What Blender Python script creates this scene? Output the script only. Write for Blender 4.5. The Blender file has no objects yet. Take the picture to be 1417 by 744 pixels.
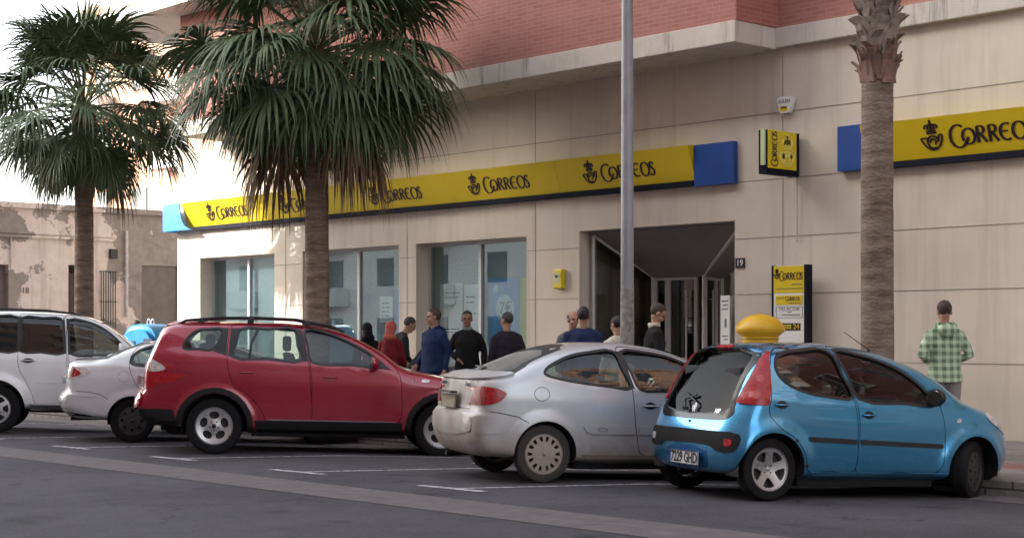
import bpy, bmesh, math, random
from mathutils import Vector, Matrix, noise
from mathutils.bvhtree import BVHTree
from mathutils.geometry import delaunay_2d_cdt
R=math.radians
SC=bpy.context.scene
COL=SC.collection
random.seed(7)
# ------------------------------------------------------------ camera, sky, sun, exposure
HEAD=47.2
cd=bpy.data.cameras.new('camera'); cam=bpy.data.objects.new('camera',cd); COL.objects.link(cam)
cam.location=(0,0,1.5); cam.rotation_euler=(R(90),0,R(HEAD))
cd.sensor_width=36; cd.lens=36*2210/1417; cd.shift_y=92/1417; cd.clip_end=600; cd.clip_start=.05
SC.camera=cam
SUN_AZ=40.0; SUN_EL=27.0      # azimuth: degrees left of the direction the post office looks out to
wd=bpy.data.worlds.new('World'); SC.world=wd; wd.use_nodes=True
nt=wd.node_tree; bg=nt.nodes['Background']
sky=nt.nodes.new('ShaderNodeTexSky'); sky.sky_type='NISHITA'; sky.sun_disc=False
sky.sun_elevation=R(SUN_EL); sky.dust_density=2.5; sky.air_density=1.0; sky.ozone_density=1.0
SD=Vector((-math.sin(R(SUN_AZ))*math.cos(R(SUN_EL)),-math.cos(R(SUN_AZ))*math.cos(R(SUN_EL)),math.sin(R(SUN_EL))))
sky.sun_rotation=math.atan2(SD.x,SD.y)
hs=nt.nodes.new('ShaderNodeHueSaturation'); hs.inputs['Saturation'].default_value=.42
nt.links.new(sky.outputs[0],hs.inputs['Color'])
tint=nt.nodes.new('ShaderNodeMix'); tint.data_type='RGBA'; tint.blend_type='MULTIPLY'; tint.inputs[0].default_value=1
tint.inputs[7].default_value=(1.0,.965,.915,1)
nt.links.new(hs.outputs[0],tint.inputs[6]); nt.links.new(tint.outputs[2],bg.inputs[0])
bg.inputs[1].default_value=.15
sl=bpy.data.lights.new('sun','SUN'); sl.energy=2.0; sl.angle=R(.5); sl.color=(1,.96,.9)
so=bpy.data.objects.new('sun',sl); COL.objects.link(so); so.rotation_euler=SD.to_track_quat('Z','Y').to_euler()
SC.view_settings.view_transform='Standard'; SC.view_settings.look='None'; SC.view_settings.gamma=1
SC.view_settings.exposure=2.4
SC.cycles.max_bounces=7; SC.cycles.transparent_max_bounces=16; SC.cycles.glossy_bounces=4; SC.cycles.transmission_bounces=4
SC.cycles.use_denoising=True; SC.cycles.sample_clamp_indirect=6

# ------------------------------------------------------------ materials
def lin(c):
    return tuple(((v/255)/12.92 if v/255<=.04045 else ((v/255+.055)/1.055)**2.4) for v in c)+(1,)
MATS={}
def mat(name,col,rough=.6,metal=0,coat=0,var=0,scale=8,bump=0,bscale=60,emit=0,spec=.5,sheen=0,dirt=None):
    """col linear rgb; var: value noise; dirt=(color,amount,zmax) mud rising from the ground on an object"""
    if name in MATS: return MATS[name]
    m=bpy.data.materials.new(name); m.use_nodes=True; t=m.node_tree; b=t.nodes['Principled BSDF']
    c=tuple(col[:3])+(1,)
    b.inputs['Base Color'].default_value=c; b.inputs['Roughness'].default_value=rough; b.inputs['Metallic'].default_value=metal
    b.inputs['Coat Weight'].default_value=coat; b.inputs['Coat Roughness'].default_value=.04; b.inputs['Specular IOR Level'].default_value=spec
    if sheen: b.inputs['Sheen Weight'].default_value=sheen
    if emit: b.inputs['Emission Color'].default_value=c; b.inputs['Emission Strength'].default_value=emit
    m.diffuse_color=c
    tc=t.nodes.new('ShaderNodeTexCoord'); last=None
    if var:
        n=t.nodes.new('ShaderNodeTexNoise'); n.inputs['Scale'].default_value=scale; n.inputs['Detail'].default_value=6; n.inputs['Roughness'].default_value=.6
        t.links.new(tc.outputs['Object'],n.inputs['Vector'])
        mr=t.nodes.new('ShaderNodeMapRange'); mr.inputs[1].default_value=.3; mr.inputs[2].default_value=.7; mr.inputs[3].default_value=1-var; mr.inputs[4].default_value=1+var
        t.links.new(n.outputs[0],mr.inputs[0])
        mx=t.nodes.new('ShaderNodeMix'); mx.data_type='RGBA'; mx.blend_type='MULTIPLY'; mx.inputs[0].default_value=1; mx.inputs[6].default_value=c
        t.links.new(mr.outputs[0],mx.inputs[7]); last=mx.outputs[2]; t.links.new(last,b.inputs['Base Color'])
        mr2=t.nodes.new('ShaderNodeMapRange'); mr2.inputs[1].default_value=.3; mr2.inputs[2].default_value=.7; mr2.inputs[3].default_value=max(.02,rough-.08); mr2.inputs[4].default_value=min(1,rough+.1)
        t.links.new(n.outputs[0],mr2.inputs[0]); t.links.new(mr2.outputs[0],b.inputs['Roughness'])
    if dirt:
        dc,amt,zm=dirt[:3]
        sx=t.nodes.new('ShaderNodeSeparateXYZ'); t.links.new(tc.outputs['Object'],sx.inputs[0])
        z=t.nodes.new('ShaderNodeMapRange'); z.inputs[1].default_value=zm; z.inputs[2].default_value=zm*.25; z.inputs[3].default_value=0; z.inputs[4].default_value=1; t.links.new(sx.outputs[2],z.inputs[0])
        n2=t.nodes.new('ShaderNodeTexNoise'); n2.inputs['Scale'].default_value=3.5; n2.inputs['Detail'].default_value=7; t.links.new(tc.outputs['Object'],n2.inputs['Vector'])
        if len(dirt)>3:
            xr_=t.nodes.new('ShaderNodeMapRange'); xr_.inputs[1].default_value=-.38; xr_.inputs[2].default_value=-.72; xr_.inputs[4].default_value=dirt[3]; t.links.new(sx.outputs[0],xr_.inputs[0])
            mxm=t.nodes.new('ShaderNodeMath'); mxm.operation='MAXIMUM'; t.links.new(z.outputs[0],mxm.inputs[0]); t.links.new(xr_.outputs[0],mxm.inputs[1]); zo=mxm.outputs[0]
        else: zo=z.outputs[0]
        mu=t.nodes.new('ShaderNodeMath'); mu.operation='MULTIPLY'; t.links.new(zo,mu.inputs[0]); t.links.new(n2.outputs[0],mu.inputs[1])
        m2=t.nodes.new('ShaderNodeMath'); m2.operation='MULTIPLY'; m2.inputs[1].default_value=amt*1.8; m2.use_clamp=True; t.links.new(mu.outputs[0],m2.inputs[0])
        mx=t.nodes.new('ShaderNodeMix'); mx.data_type='RGBA'; t.links.new(m2.outputs[0],mx.inputs[0]); mx.inputs[6].default_value=c; mx.inputs[7].default_value=tuple(dc[:3])+(1,)
        if last: t.links.new(last,mx.inputs[6])
        t.links.new(mx.outputs[2],b.inputs['Base Color'])
        cw=t.nodes.new('ShaderNodeMapRange'); cw.inputs[3].default_value=coat; cw.inputs[4].default_value=0; t.links.new(m2.outputs[0],cw.inputs[0]); t.links.new(cw.outputs[0],b.inputs['Coat Weight'])
        rr=t.nodes.new('ShaderNodeMapRange'); rr.inputs[3].default_value=rough; rr.inputs[4].default_value=.8; t.links.new(m2.outputs[0],rr.inputs[0]); t.links.new(rr.outputs[0],b.inputs['Roughness'])
    if bump:
        n=t.nodes.new('ShaderNodeTexNoise'); n.inputs['Scale'].default_value=bscale; n.inputs['Detail'].default_value=5; t.links.new(tc.outputs['Object'],n.inputs['Vector'])
        bp=t.nodes.new('ShaderNodeBump'); bp.inputs['Strength'].default_value=bump; bp.inputs['Distance'].default_value=.01
        t.links.new(n.outputs[0],bp.inputs['Height']); t.links.new(bp.outputs[0],b.inputs['Normal'])
    MATS[name]=m; return m
def glass(name,tint=(.75,.82,.8),refl=1.0,rough=.01,ior=1.5,k=1.15):
    if name in MATS: return MATS[name]
    m=bpy.data.materials.new(name); m.use_nodes=True; t=m.node_tree; t.nodes.clear()
    o=t.nodes.new('ShaderNodeOutputMaterial'); mix=t.nodes.new('ShaderNodeMixShader'); tr=t.nodes.new('ShaderNodeBsdfTransparent'); g=t.nodes.new('ShaderNodeBsdfGlossy')
    tr.inputs[0].default_value=tint+(1,); g.inputs['Roughness'].default_value=rough; g.inputs['Color'].default_value=(refl,refl,refl,1)
    f=t.nodes.new('ShaderNodeFresnel'); f.inputs[0].default_value=ior
    a=t.nodes.new('ShaderNodeMath'); a.operation='MULTIPLY_ADD'; a.inputs[1].default_value=k; a.inputs[2].default_value=.005; a.use_clamp=True
    t.links.new(f.outputs[0],a.inputs[0]); t.links.new(a.outputs[0],mix.inputs[0]); t.links.new(tr.outputs[0],mix.inputs[1]); t.links.new(g.outputs[0],mix.inputs[2]); t.links.new(mix.outputs[0],o.inputs[0])
    MATS[name]=m; return m
class NT:
    """tiny node helper"""
    def __init__(s,name,rough=.8):
        s.m=bpy.data.materials.new(name); s.m.use_nodes=True; s.t=s.m.node_tree; s.b=s.t.nodes['Principled BSDF']; s.b.inputs['Roughness'].default_value=rough; s.b.inputs['Specular IOR Level'].default_value=.22
        s.tc=s.t.nodes.new('ShaderNodeTexCoord').outputs['Object']; MATS[name]=s.m
    def noise(s,scale,detail=5,rough=.6,vec=None,mapping=None):
        n=s.t.nodes.new('ShaderNodeTexNoise'); n.inputs['Scale'].default_value=scale; n.inputs['Detail'].default_value=detail; n.inputs['Roughness'].default_value=rough
        v=vec or s.tc
        if mapping:
            mp=s.t.nodes.new('ShaderNodeMapping'); mp.inputs['Scale'].default_value=mapping; s.t.links.new(v,mp.inputs[0]); v=mp.outputs[0]
        s.t.links.new(v,n.inputs['Vector']); return n.outputs[0]
    def rng(s,v,a,b,c=0,d=1):
        n=s.t.nodes.new('ShaderNodeMapRange'); n.inputs[1].default_value=a; n.inputs[2].default_value=b; n.inputs[3].default_value=c; n.inputs[4].default_value=d; s.t.links.new(v,n.inputs[0]); return n.outputs[0]
    def math(s,op,a,b):
        n=s.t.nodes.new('ShaderNodeMath'); n.operation=op
        for i,v in ((0,a),(1,b)):
            if isinstance(v,(int,float)): n.inputs[i].default_value=v
            else: s.t.links.new(v,n.inputs[i])
        return n.outputs[0]
    def mix(s,f,a,b,blend='MIX'):
        n=s.t.nodes.new('ShaderNodeMix'); n.data_type='RGBA'; n.blend_type=blend
        for i,v in ((0,f),(6,a),(7,b)):
            if isinstance(v,(int,float)): n.inputs[i].default_value=v
            elif isinstance(v,tuple): n.inputs[i].default_value=tuple(v[:3])+(1,)
            else: s.t.links.new(v,n.inputs[i])
        return n.outputs[2]
    def xyz(s):
        n=s.t.nodes.new('ShaderNodeSeparateXYZ'); s.t.links.new(s.tc,n.inputs[0]); return n.outputs
    def color(s,c): s.t.links.new(c,s.b.inputs['Base Color'])
    def bump(s,h,st=.3,dist=.01):
        n=s.t.nodes.new('ShaderNodeBump'); n.inputs['Strength'].default_value=st; n.inputs['Distance'].default_value=dist; s.t.links.new(h,n.inputs['Height']); s.t.links.new(n.outputs[0],s.b.inputs['Normal'])
    def brick(s,c1,c2,mort,w,h,ms=.01,axes=(0,2)):
        x=s.xyz(); cb=s.t.nodes.new('ShaderNodeCombineXYZ'); s.t.links.new(x[axes[0]],cb.inputs[0]); s.t.links.new(x[axes[1]],cb.inputs[1])
        n=s.t.nodes.new('ShaderNodeTexBrick'); n.inputs['Scale'].default_value=1; n.inputs['Brick Width'].default_value=w; n.inputs['Row Height'].default_value=h; n.inputs['Mortar Size'].default_value=ms
        n.inputs['Color1'].default_value=c1+(1,); n.inputs['Color2'].default_value=c2+(1,); n.inputs['Mortar'].default_value=mort+(1,); n.inputs['Mortar Smooth'].default_value=.2
        s.t.links.new(cb.outputs[0],n.inputs['Vector']); return n.outputs
# ------------------------------------------------------------ object helpers
def tag(o,label=None,cat=None,group=None,kind=None):
    if label: o['label']=label
    if cat: o['category']=cat
    if group: o['group']=group
    if kind: o['kind']=kind
    return o
def empty(name,loc=(0,0,0),rot=(0,0,0),parent=None):
    o=bpy.data.objects.new(name,None); COL.objects.link(o); o.location=loc; o.rotation_euler=rot; o.parent=parent; o.empty_display_size=.2; return o
def obj(name,me,m=None,parent=None,loc=None,smooth=False,ang=None):
    if isinstance(me,bmesh.types.BMesh):
        b=me; me=bpy.data.meshes.new(name); b.to_mesh(me); b.free()
    if m is not None and not isinstance(m,(list,tuple)): m=[m]
    if m:
        for x in m: me.materials.append(x)
    o=bpy.data.objects.new(name,me); COL.objects.link(o); o.parent=parent
    if loc: o.location=loc
    if smooth:
        for p in me.polygons: p.use_smooth=True
        if ang: me.set_sharp_from_angle(angle=R(ang))
    return o
def struct(name,me,m,kind='structure',**k): return tag(obj(name,me,m,**k),kind=kind)
def box(bm,lo,hi,bev=0,mi=0):
    vs=[bm.verts.new((x,y,z)) for x in (lo[0],hi[0]) for y in (lo[1],hi[1]) for z in (lo[2],hi[2])]
    fs=[bm.faces.new([vs[i] for i in q]) for q in ((0,1,3,2),(4,6,7,5),(0,4,5,1),(2,3,7,6),(0,2,6,4),(1,5,7,3))]
    for f in fs: f.material_index=mi
    if bev:
        es=list({e for f in fs for e in f.edges}); bmesh.ops.bevel(bm,geom=es,offset=bev,segments=2,affect='EDGES',profile=.6)
    return bm
def BX(lo,hi,bev=0): return box(bmesh.new(),lo,hi,bev)
def tube(bm,pts,rad,n=12,cap=True,up=None):
    """loft of ellipses along pts; rad = r or (ra,rb) each; b axis close to `up`"""
    pts=[Vector(p) for p in pts]; rings=[]; u=None
    for i,p in enumerate(pts):
        t=(pts[min(i+1,len(pts)-1)]-pts[max(i-1,0)])
        if t.length<1e-6: t=Vector((0,0,1))
        t.normalize()
        if u is None:
            ref=Vector(up) if up else (Vector((0,0,1)) if abs(t.z)<.9 else Vector((0,1,0)))
            u=(ref-t*ref.dot(t)).normalized()
        else: u=(u-t*u.dot(t)).normalized()
        v=t.cross(u); r=rad[i] if isinstance(rad,(list,tuple)) else rad
        ra,rb=(r if isinstance(r,(list,tuple)) else (r,r))
        rings.append([bm.verts.new(p+v*ra*math.cos(2*math.pi*k/n)+u*rb*math.sin(2*math.pi*k/n)) for k in range(n)])
    for a,b in zip(rings,rings[1:]):
        for k in range(n): bm.faces.new((a[k],a[(k+1)%n],b[(k+1)%n],b[k]))
    if cap: bm.faces.new(rings[0][::-1]); bm.faces.new(rings[-1])
    return bm
def lathe(bm,prof,n=32,axis='z',c=(0,0,0),mi=0):
    """prof list of (r, h); closed loops joined in order"""
    c=Vector(c); rings=[]
    for r,h in prof:
        ring=[]
        if r<1e-6:
            p=Vector((0,0,h)) if axis=='z' else Vector((0,h,0)); ring=[bm.verts.new(c+p)]*n
        else:
            for k in range(n):
                a=2*math.pi*k/n
                p=Vector((r*math.cos(a),r*math.sin(a),h)) if axis=='z' else Vector((r*math.cos(a),h,r*math.sin(a)))
                ring.append(bm.verts.new(c+p))
        rings.append(ring)
    for a,b in zip(rings,rings[1:]):
        for k in range(n):
            q=[]
            for v in (a[k],a[(k+1)%n],b[(k+1)%n],b[k]):
                if v not in q: q.append(v)
            if len(q)>2:
                try: bm.faces.new(q).material_index=mi
                except ValueError: pass
    return bm
def ellipsoid(bm,c,r,rot=None,u=14,v=10):
    m=Matrix.Translation(Vector(c))@(rot or Matrix())@Matrix.Diagonal((r[0],r[1],r[2],1))
    return bmesh.ops.create_uvsphere(bm,u_segments=u,v_segments=v,radius=1,matrix=m)['verts']
def inpoly(p,poly):
    x,y=p; c=False; n=len(poly)
    for i in range(n):
        x1,y1=poly[i]; x2,y2=poly[(i+1)%n]
        if (y1>y)!=(y2>y) and x<(x2-x1)*(y-y1)/(y2-y1)+x1: c=not c
    return c
def dens(poly,res,closed=True):
    out=[]; n=len(poly)
    for i in range(n if closed else n-1):
        a=Vector(poly[i]); b=Vector(poly[(i+1)%n]); k=max(1,int((b-a).length/res))
        for j in range(k): out.append(tuple(a.lerp(b,j/k)))
    if not closed: out.append(tuple(poly[-1]))
    return out
def tri2d(outer,holes=(),res=None):
    """triangulate polygon with holes, optional interior grid"""
    if res: outer=dens(outer,res); holes=[dens(h,res) for h in holes]
    vs=[];es=[]
    for L in [outer]+list(holes):
        s=len(vs); vs+=[Vector(p) for p in L]; es+=[(s+i,s+(i+1)%len(L)) for i in range(len(L))]
    if res:
        xs=[p[0] for p in outer]; ys=[p[1] for p in outer]
        nx=int((max(xs)-min(xs))/res)+1; ny=int((max(ys)-min(ys))/res)+1
        for i in range(1,nx+1):
            for j in range(1,ny+1):
                p=(min(xs)+i*res*.98,min(ys)+j*res*.98)
                if inpoly(p,outer) and not any(inpoly(p,h) for h in holes): vs.append(Vector(p))
    V,E_,Fc,_,_,_=delaunay_2d_cdt(vs,es,[],0,1e-6)
    keep=[]
    for f in Fc:
        c=sum((V[i] for i in f),Vector((0,0)))/len(f)
        if inpoly(c,outer) and not any(inpoly(c,h) for h in holes): keep.append(f)
    return V,keep
def plate(outer,holes,fn,th,bm=None,mi=0,res=None):
    """2D polygon with holes, mapped by fn(u,v,d) to 3D; d from 0 to th"""
    bm=bm or bmesh.new(); V,F=tri2d(outer,holes,res)
    A=[bm.verts.new(fn(v.x,v.y,0)) for v in V]; B=[bm.verts.new(fn(v.x,v.y,th)) for v in V]
    cnt={}
    for f in F:
        bm.faces.new([A[i] for i in f]).material_index=mi; bm.faces.new([B[i] for i in reversed(f)]).material_index=mi
        for i in range(len(f)):
            e=(f[i],f[(i+1)%len(f)]); k=tuple(sorted(e)); cnt.setdefault(k,[]).append(e)
    for k,l in cnt.items():
        if len(l)==1:
            a,b=l[0]; bm.faces.new((A[b],A[a],B[a],B[b])).material_index=mi
    for v in A+B:
        if not v.link_faces: bm.verts.remove(v)
    bmesh.ops.recalc_face_normals(bm,faces=bm.faces)
    return bm
def textmesh(name,s,size,m,parent,mw,ext=.003,align='CENTER',sx=1,shear=0,bold=0):
    c=bpy.data.curves.new(name,'FONT'); c.body=s; c.size=size; c.extrude=ext; c.align_x=align; c.align_y='CENTER'; c.shear=shear; c.resolution_u=3; c.offset=bold
    o=bpy.data.objects.new(name,c); COL.objects.link(o); bpy.context.view_layer.update()
    me=bpy.data.meshes.new_from_object(o.evaluated_get(bpy.context.evaluated_depsgraph_get())); bpy.data.objects.remove(o)
    me.transform(mw@Matrix.Diagonal((sx,1,1,1)))
    return obj(name,me,m,parent)
def evalmesh(o):
    bpy.context.view_layer.update(); me=bpy.data.meshes.new_from_object(o.evaluated_get(bpy.context.evaluated_depsgraph_get())); return me
def boolean(a,b,op):
    oa=bpy.data.objects.new('ta',a); ob=bpy.data.objects.new('tb',b); COL.objects.link(oa); COL.objects.link(ob)
    md=oa.modifiers.new('b','BOOLEAN'); md.operation=op; md.object=ob; md.solver='EXACT'
    me=evalmesh(oa); bpy.data.objects.remove(oa); bpy.data.objects.remove(ob); return me
def remesh(bm,vox,sm=3):
    me=bpy.data.meshes.new('t'); bm.to_mesh(me); bm.free(); o=bpy.data.objects.new('t',me); COL.objects.link(o)
    r=o.modifiers.new('r','REMESH'); r.mode='VOXEL'; r.voxel_size=vox
    if sm: s=o.modifiers.new('s','SMOOTH'); s.iterations=sm; s.factor=.5
    me2=evalmesh(o); bpy.data.objects.remove(o)
    for p in me2.polygons: p.use_smooth=True
    return me2
def strokes(bm,lines,fn,wmin,wmax,th=.004,n=3):
    """calligraphic pen strokes; lines list of point lists; fn(u,v,d)->3D"""
    for L in lines:
        L=[Vector(p) for p in L]
        if len(L)<2: continue
        P=[]
        for i,p in enumerate(L):
            t=(L[min(i+1,len(L)-1)]-L[max(i-1,0)]); t.normalize(); nrm=Vector((-t.y,t.x))
            w=(wmin+(wmax-wmin)*abs(t.y)**1.2)/2
            P.append((p+nrm*w,p-nrm*w))
        top=[(bm.verts.new(fn(a.x,a.y,th)),bm.verts.new(fn(b.x,b.y,th))) for a,b in P]
        for (a,b),(c,d) in zip(top,top[1:]): bm.faces.new((a,c,d,b))
    return bm
def arc(cx,cy,rx,ry,a0,a1,n=18): return [(cx+rx*math.cos(R(a0+(a1-a0)*i/n)),cy+ry*math.sin(R(a0+(a1-a0)*i/n))) for i in range(n+1)]
def correos_word():
    L=[]
    L.append(arc(.55,.42,.50,.62,52,318,26)+[(1.02,.10),(1.10,.22),(1.12,.34)])
    L.append(arc(1.16,.37,.37,.42,215,-130,26))
    for x in (1.72,2.42):
        L.append([(x,-.04),(x,.42),(x,.86)])
        L.append([(x,.86)]+arc(x+.16,.66,.22,.2,90,-90,10)+[(x+.02,.46)])
        L.append([(x+.16,.46),(x+.32,.2),(x+.50,-.04)])
    L.append(arc(3.42,.42,.37,.45,58,302,22)); L.append([(3.08,.45),(3.30,.45),(3.52,.45)])
    L.append(arc(4.15,.42,.37,.46,0,360,28))
    L.append([(4.98,.74),(4.92,.83),(4.82,.87),(4.70,.84),(4.63,.74),(4.65,.62),(4.76,.50),(4.88,.39),(4.96,.27),(4.95,.12),(4.86,0),(4.74,-.04),(4.62,.0),(4.56,.08)])
    return L
def horn(x0,s):
    """post horn and crown, s = horn width"""
    f=lambda L:[(x0+a*s,b*s) for a,b in L]
    L=[[(0,.52),(.14,.52),(.30,.52)],[(0,.52),(.08,.36),(.2,.18),(.36,.06),(.52,.02),(.70,.06),(.86,.2),(.96,.4),(1.0,.62)],[(1.0,.62),(.90,.62),(.84,.60)],
       [(.84,.60),(.82,.48),(.76,.34)],arc(.55,.34,.25,.25,0,300,16),arc(.55,.34,.13,.13,-60,190,10),[(.3,.52),(.30,.40),(.31,.3)]]
    L+=[[(.30,.72),(.54,.70),(.78,.72)],[(.32,.80),(.54,.78),(.76,.80)],[(.54,1.02),(.54,1.12),(.54,1.26)],[(.48,1.17),(.54,1.17),(.6,1.17)]]
    L+=[arc(.33,.93,.08,.12,-40,200,8),arc(.75,.93,.08,.12,-20,220,8),arc(.46,.94,.07,.13,-60,210,8),arc(.62,.94,.07,.13,-30,240,8)]
    return [f(l) for l in L]

# ------------------------------------------------------------ shared materials
M=dict(
 tyre=mat('tyre_rubber',(.012,.012,.013),.8,var=.25,scale=12,spec=.2),
 tyre_dusty=mat('dusty_tyre_rubber',(.045,.04,.036),.85,var=.25,scale=12),
 alloy=mat('alloy_rim',(.5,.5,.51),.32,.7,var=.06,scale=10),
 hub=mat('dusty_hubcap',(.36,.30,.25),.7,var=.12,scale=14),
 steel=mat('black_steel_rim',(.05,.045,.045),.6,.3,var=.3,scale=20),
 black=mat('black_plastic',(.016,.016,.018),.5,var=.2,scale=10),
 cladding=mat('dark_grey_cladding',(.011,.011,.012),.7,var=.2,scale=6,spec=.2),
 seal=mat('rubber_seal',(.008,.008,.009),.45),
 inner=mat('cabin_trim',(.018,.018,.02),.85,var=.2,scale=5),
 cloth=mat('seat_cloth',(.035,.035,.04),.9,var=.25,scale=20),
 chrome=mat('chrome',(.65,.65,.66),.12,1),
 red_lens=mat('red_lens',(.34,.004,.012),.25,coat=.12,var=.25,scale=25),
 clear_lens=mat('clear_lens',(.62,.6,.58),.1,.35,coat=1,var=.3,scale=30),
 amber=mat('amber_lens',(.6,.2,.03),.15,coat=1),
 white=mat('white_enamel',(.75,.75,.73),.4), ink=mat('black_ink',(.012,.012,.014),.5),
 carglass=glass('car_glass',(.52,.60,.58)), darkglass=glass('privacy_glass',(.09,.10,.11)), rearglass=glass('rear_glass',(.10,.12,.14),refl=.7,k=.35),
 shopglass=glass('shop_glass',(.78,.85,.86),k=.4),
)
# ============================================================ GROUND
def gz(y):
    if y<12: return 0
    if y<13.7: return -.07*(y-12)/1.7
    return -.07
def sheet(xs,prof,m,name,kind='structure',dz=0):
    bm=bmesh.new(); rows=[[bm.verts.new((x,y,z+dz)) for x in xs] for y,z in prof]
    for a,b in zip(rows,rows[1:]):
        for i in range(len(xs)-1): bm.faces.new((a[i],a[i+1],b[i+1],b[i]))
    return struct(name,bm,m,kind)
n=NT('asphalt',.88)
a=n.noise(3.5,8,.7); b=n.noise(160,2,.5); c=n.noise(.5,4,.5)
col=n.mix(n.rng(a,.3,.7),(.034,.032,.041),(.058,.055,.066)); col=n.mix(n.rng(b,.42,.7,0,.6),col,(.135,.128,.14)); col=n.mix(n.rng(c,.42,.62,0,.5),col,(.026,.025,.031))
m4=n.noise(28,4,.7); col=n.mix(n.rng(m4,.5,.72,0,.45),col,(.13,.12,.135)); sp=n.noise(1.6,5,.55); col=n.mix(n.rng(sp,.60,.70,0,.6),col,(.020,.019,.022))
vo=n.t.nodes.new('ShaderNodeTexVoronoi'); vo.feature='DISTANCE_TO_EDGE'; vo.inputs['Scale'].default_value=.42
wv=n.t.nodes.new('ShaderNodeVectorMath'); wv.operation='ADD'; nz=n.t.nodes.new('ShaderNodeTexNoise'); nz.inputs['Scale'].default_value=2.2; nz.inputs['Detail'].default_value=6; n.t.links.new(n.tc,nz.inputs['Vector']); n.t.links.new(n.tc,wv.inputs[0]); n.t.links.new(nz.outputs[1],wv.inputs[1]); n.t.links.new(wv.outputs[0],vo.inputs['Vector'])
crk=n.math('MULTIPLY',n.rng(vo.outputs[0],.0,.010,1,0),n.rng(n.noise(.35,3),.46,.52))
col=n.mix(n.math('MULTIPLY',crk,.75),col,(.015,.014,.016)); n.color(col); n.bump(b,.35,.01); ASPH=n.m
n=NT('worn_concrete',.9); a=n.noise(5,7,.65); b=n.noise(120,2)
col=n.mix(n.rng(a,.3,.7),(.095,.083,.088),(.15,.133,.135)); col=n.mix(n.rng(b,.4,.7,0,.4),col,(.09,.085,.085)); n.color(col); n.bump(b,.25); CONC=n.m
n=NT('kerb_stone',.9); a=n.noise(9,6,.6); bo=n.brick((.19,.175,.165),(.23,.21,.2),(.06,.055,.05),.6,50,.012,(0,2))
n.color(n.mix(n.rng(a,.4,.7,0,.6),bo[0],(.10,.09,.085))); KERB=n.m
n=NT('pavement_tiles',.88); a=n.noise(2,7,.65); bo=n.brick((.21,.185,.175),(.25,.22,.205),(.10,.09,.085),.4,.4,.008,(0,1)); x=n.xyz()
red=n.math('MULTIPLY',n.math('GREATER_THAN',x[1],15.35),n.math('LESS_THAN',x[1],15.95))
c=n.mix(red,bo[0],(.24,.12,.11)); n.color(n.mix(n.rng(a,.42,.7,0,.55),c,(.11,.10,.095))); PAVE=n.m
n=NT('worn_road_paint',.8); a=n.noise(14,8,.75); n.color(n.mix(n.rng(a,.40,.58),(.10,.095,.10),(.55,.54,.57))); PAINT=n.m
XS=[-160,-60,-45,-38,-33,-31.5]+list(range(-30,31,3))+[60,120]
sheet(XS,[(-90,-.01),(-25,0),(0,0),(8,0),(12,0),(12.6,gz(12.6)),(13.2,gz(13.2)),(13.7,-.07),(14.15,-.07),(14.2,-.07),(20,-.05),(60,0),(160,0)],ASPH,'road')
sheet([-160,-40,-20,0,30,120],[(8.80,0),(9.2,0),(9.58,0)],CONC,'gutter_strip',dz=.004)
sheet([-31.8,-20,0,30,60],[(13.55,gz(13.55)),(13.7,-.07),(14.149,-.07)],CONC,'kerb_gutter',dz=.004)
PX0=-31.9
bm=bmesh.new(); box(bm,(PX0,14.15,-.2),(60,14.32,.08),.012); box(bm,(PX0,14.322,-.2),(PX0+.17,40,.082),.012); struct('kerb',bm,KERB)
bm=bmesh.new()
P=[[bm.verts.new((x,y,z)) for x in (PX0+.172,-31.0,-20,0,60)] for y,z in ((14.322,.078),(16,.10),(18.2,.14),(19.3,.155))]
for r0,r1 in zip(P,P[1:]):
    for i in range(4): bm.faces.new((r0[i],r0[i+1],r1[i+1],r1[i]))
struct('pavement',bm,PAVE)
bm=bmesh.new(); box(bm,(-40,-30,-.2),(-37.3,40,.09),.012); struct('side_street_pavement',bm,PAVE)
# parking marks
def ribbon2(bm,a,b,w,z=.004):
    a=Vector(a); b=Vector(b); t=(b-a); L=t.length; t.normalize(); nn=Vector((-t.y,t.x))*w/2; k=max(1,int(L/.3)); prev=None
    for i in range(k+1):
        p=a.lerp(b,i/k); q=[bm.verts.new((p.x+s*nn.x,p.y+s*nn.y,gz(p.y+s*nn.y)+z)) for s in (-1,1)]
        if prev: bm.faces.new((prev[0],q[0],q[1],prev[1]))
        prev=q
bm=bmesh.new()
for i in range(8):
    x=-11.85-2.6*i
    dx=math.cos(R(61.5)); dy=math.sin(R(61.5))
    ribbon2(bm,(x,10.25),(x+dx*3.75,10.25+dy*3.75),.075)
    ribbon2(bm,(x-.50,10.17),(x+.42,10.22),.11,.006)
struct('parking_markings',bm,PAINT)

# ============================================================ POST OFFICE BUILDING
n=NT('facade_stone',.82); x=n.xyz()
a=n.noise(1.1,7,.62); b=n.noise(60,3,.6); d=n.noise(1.0,6,.65,mapping=(3.0,3.0,.22)); g=n.noise(.35,3,.5)
col=n.mix(n.rng(a,.3,.7),(.60,.535,.455),(.68,.615,.53)); col=n.mix(n.rng(d,.50,.75,0,.42),col,(.30,.245,.205)); col=n.mix(n.rng(b,.3,.7,0,.22),col,(.62,.56,.49))
wn=n.t.nodes.new('ShaderNodeTexWhiteNoise'); wn.noise_dimensions='2D'; cbx=n.t.nodes.new('ShaderNodeCombineXYZ'); n.t.links.new(n.math('FLOOR',n.math('DIVIDE',n.math('ADD',x[0],14.4),5.2),0),cbx.inputs[0]); n.t.links.new(n.math('FLOOR',n.math('DIVIDE',n.math('SUBTRACT',x[2],.27),.895),0),cbx.inputs[1]); n.t.links.new(cbx.outputs[0],wn.inputs['Vector'])
col=n.mix(n.rng(wn.outputs[0],0,1,0,.13),col,(.44,.37,.31))
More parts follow.
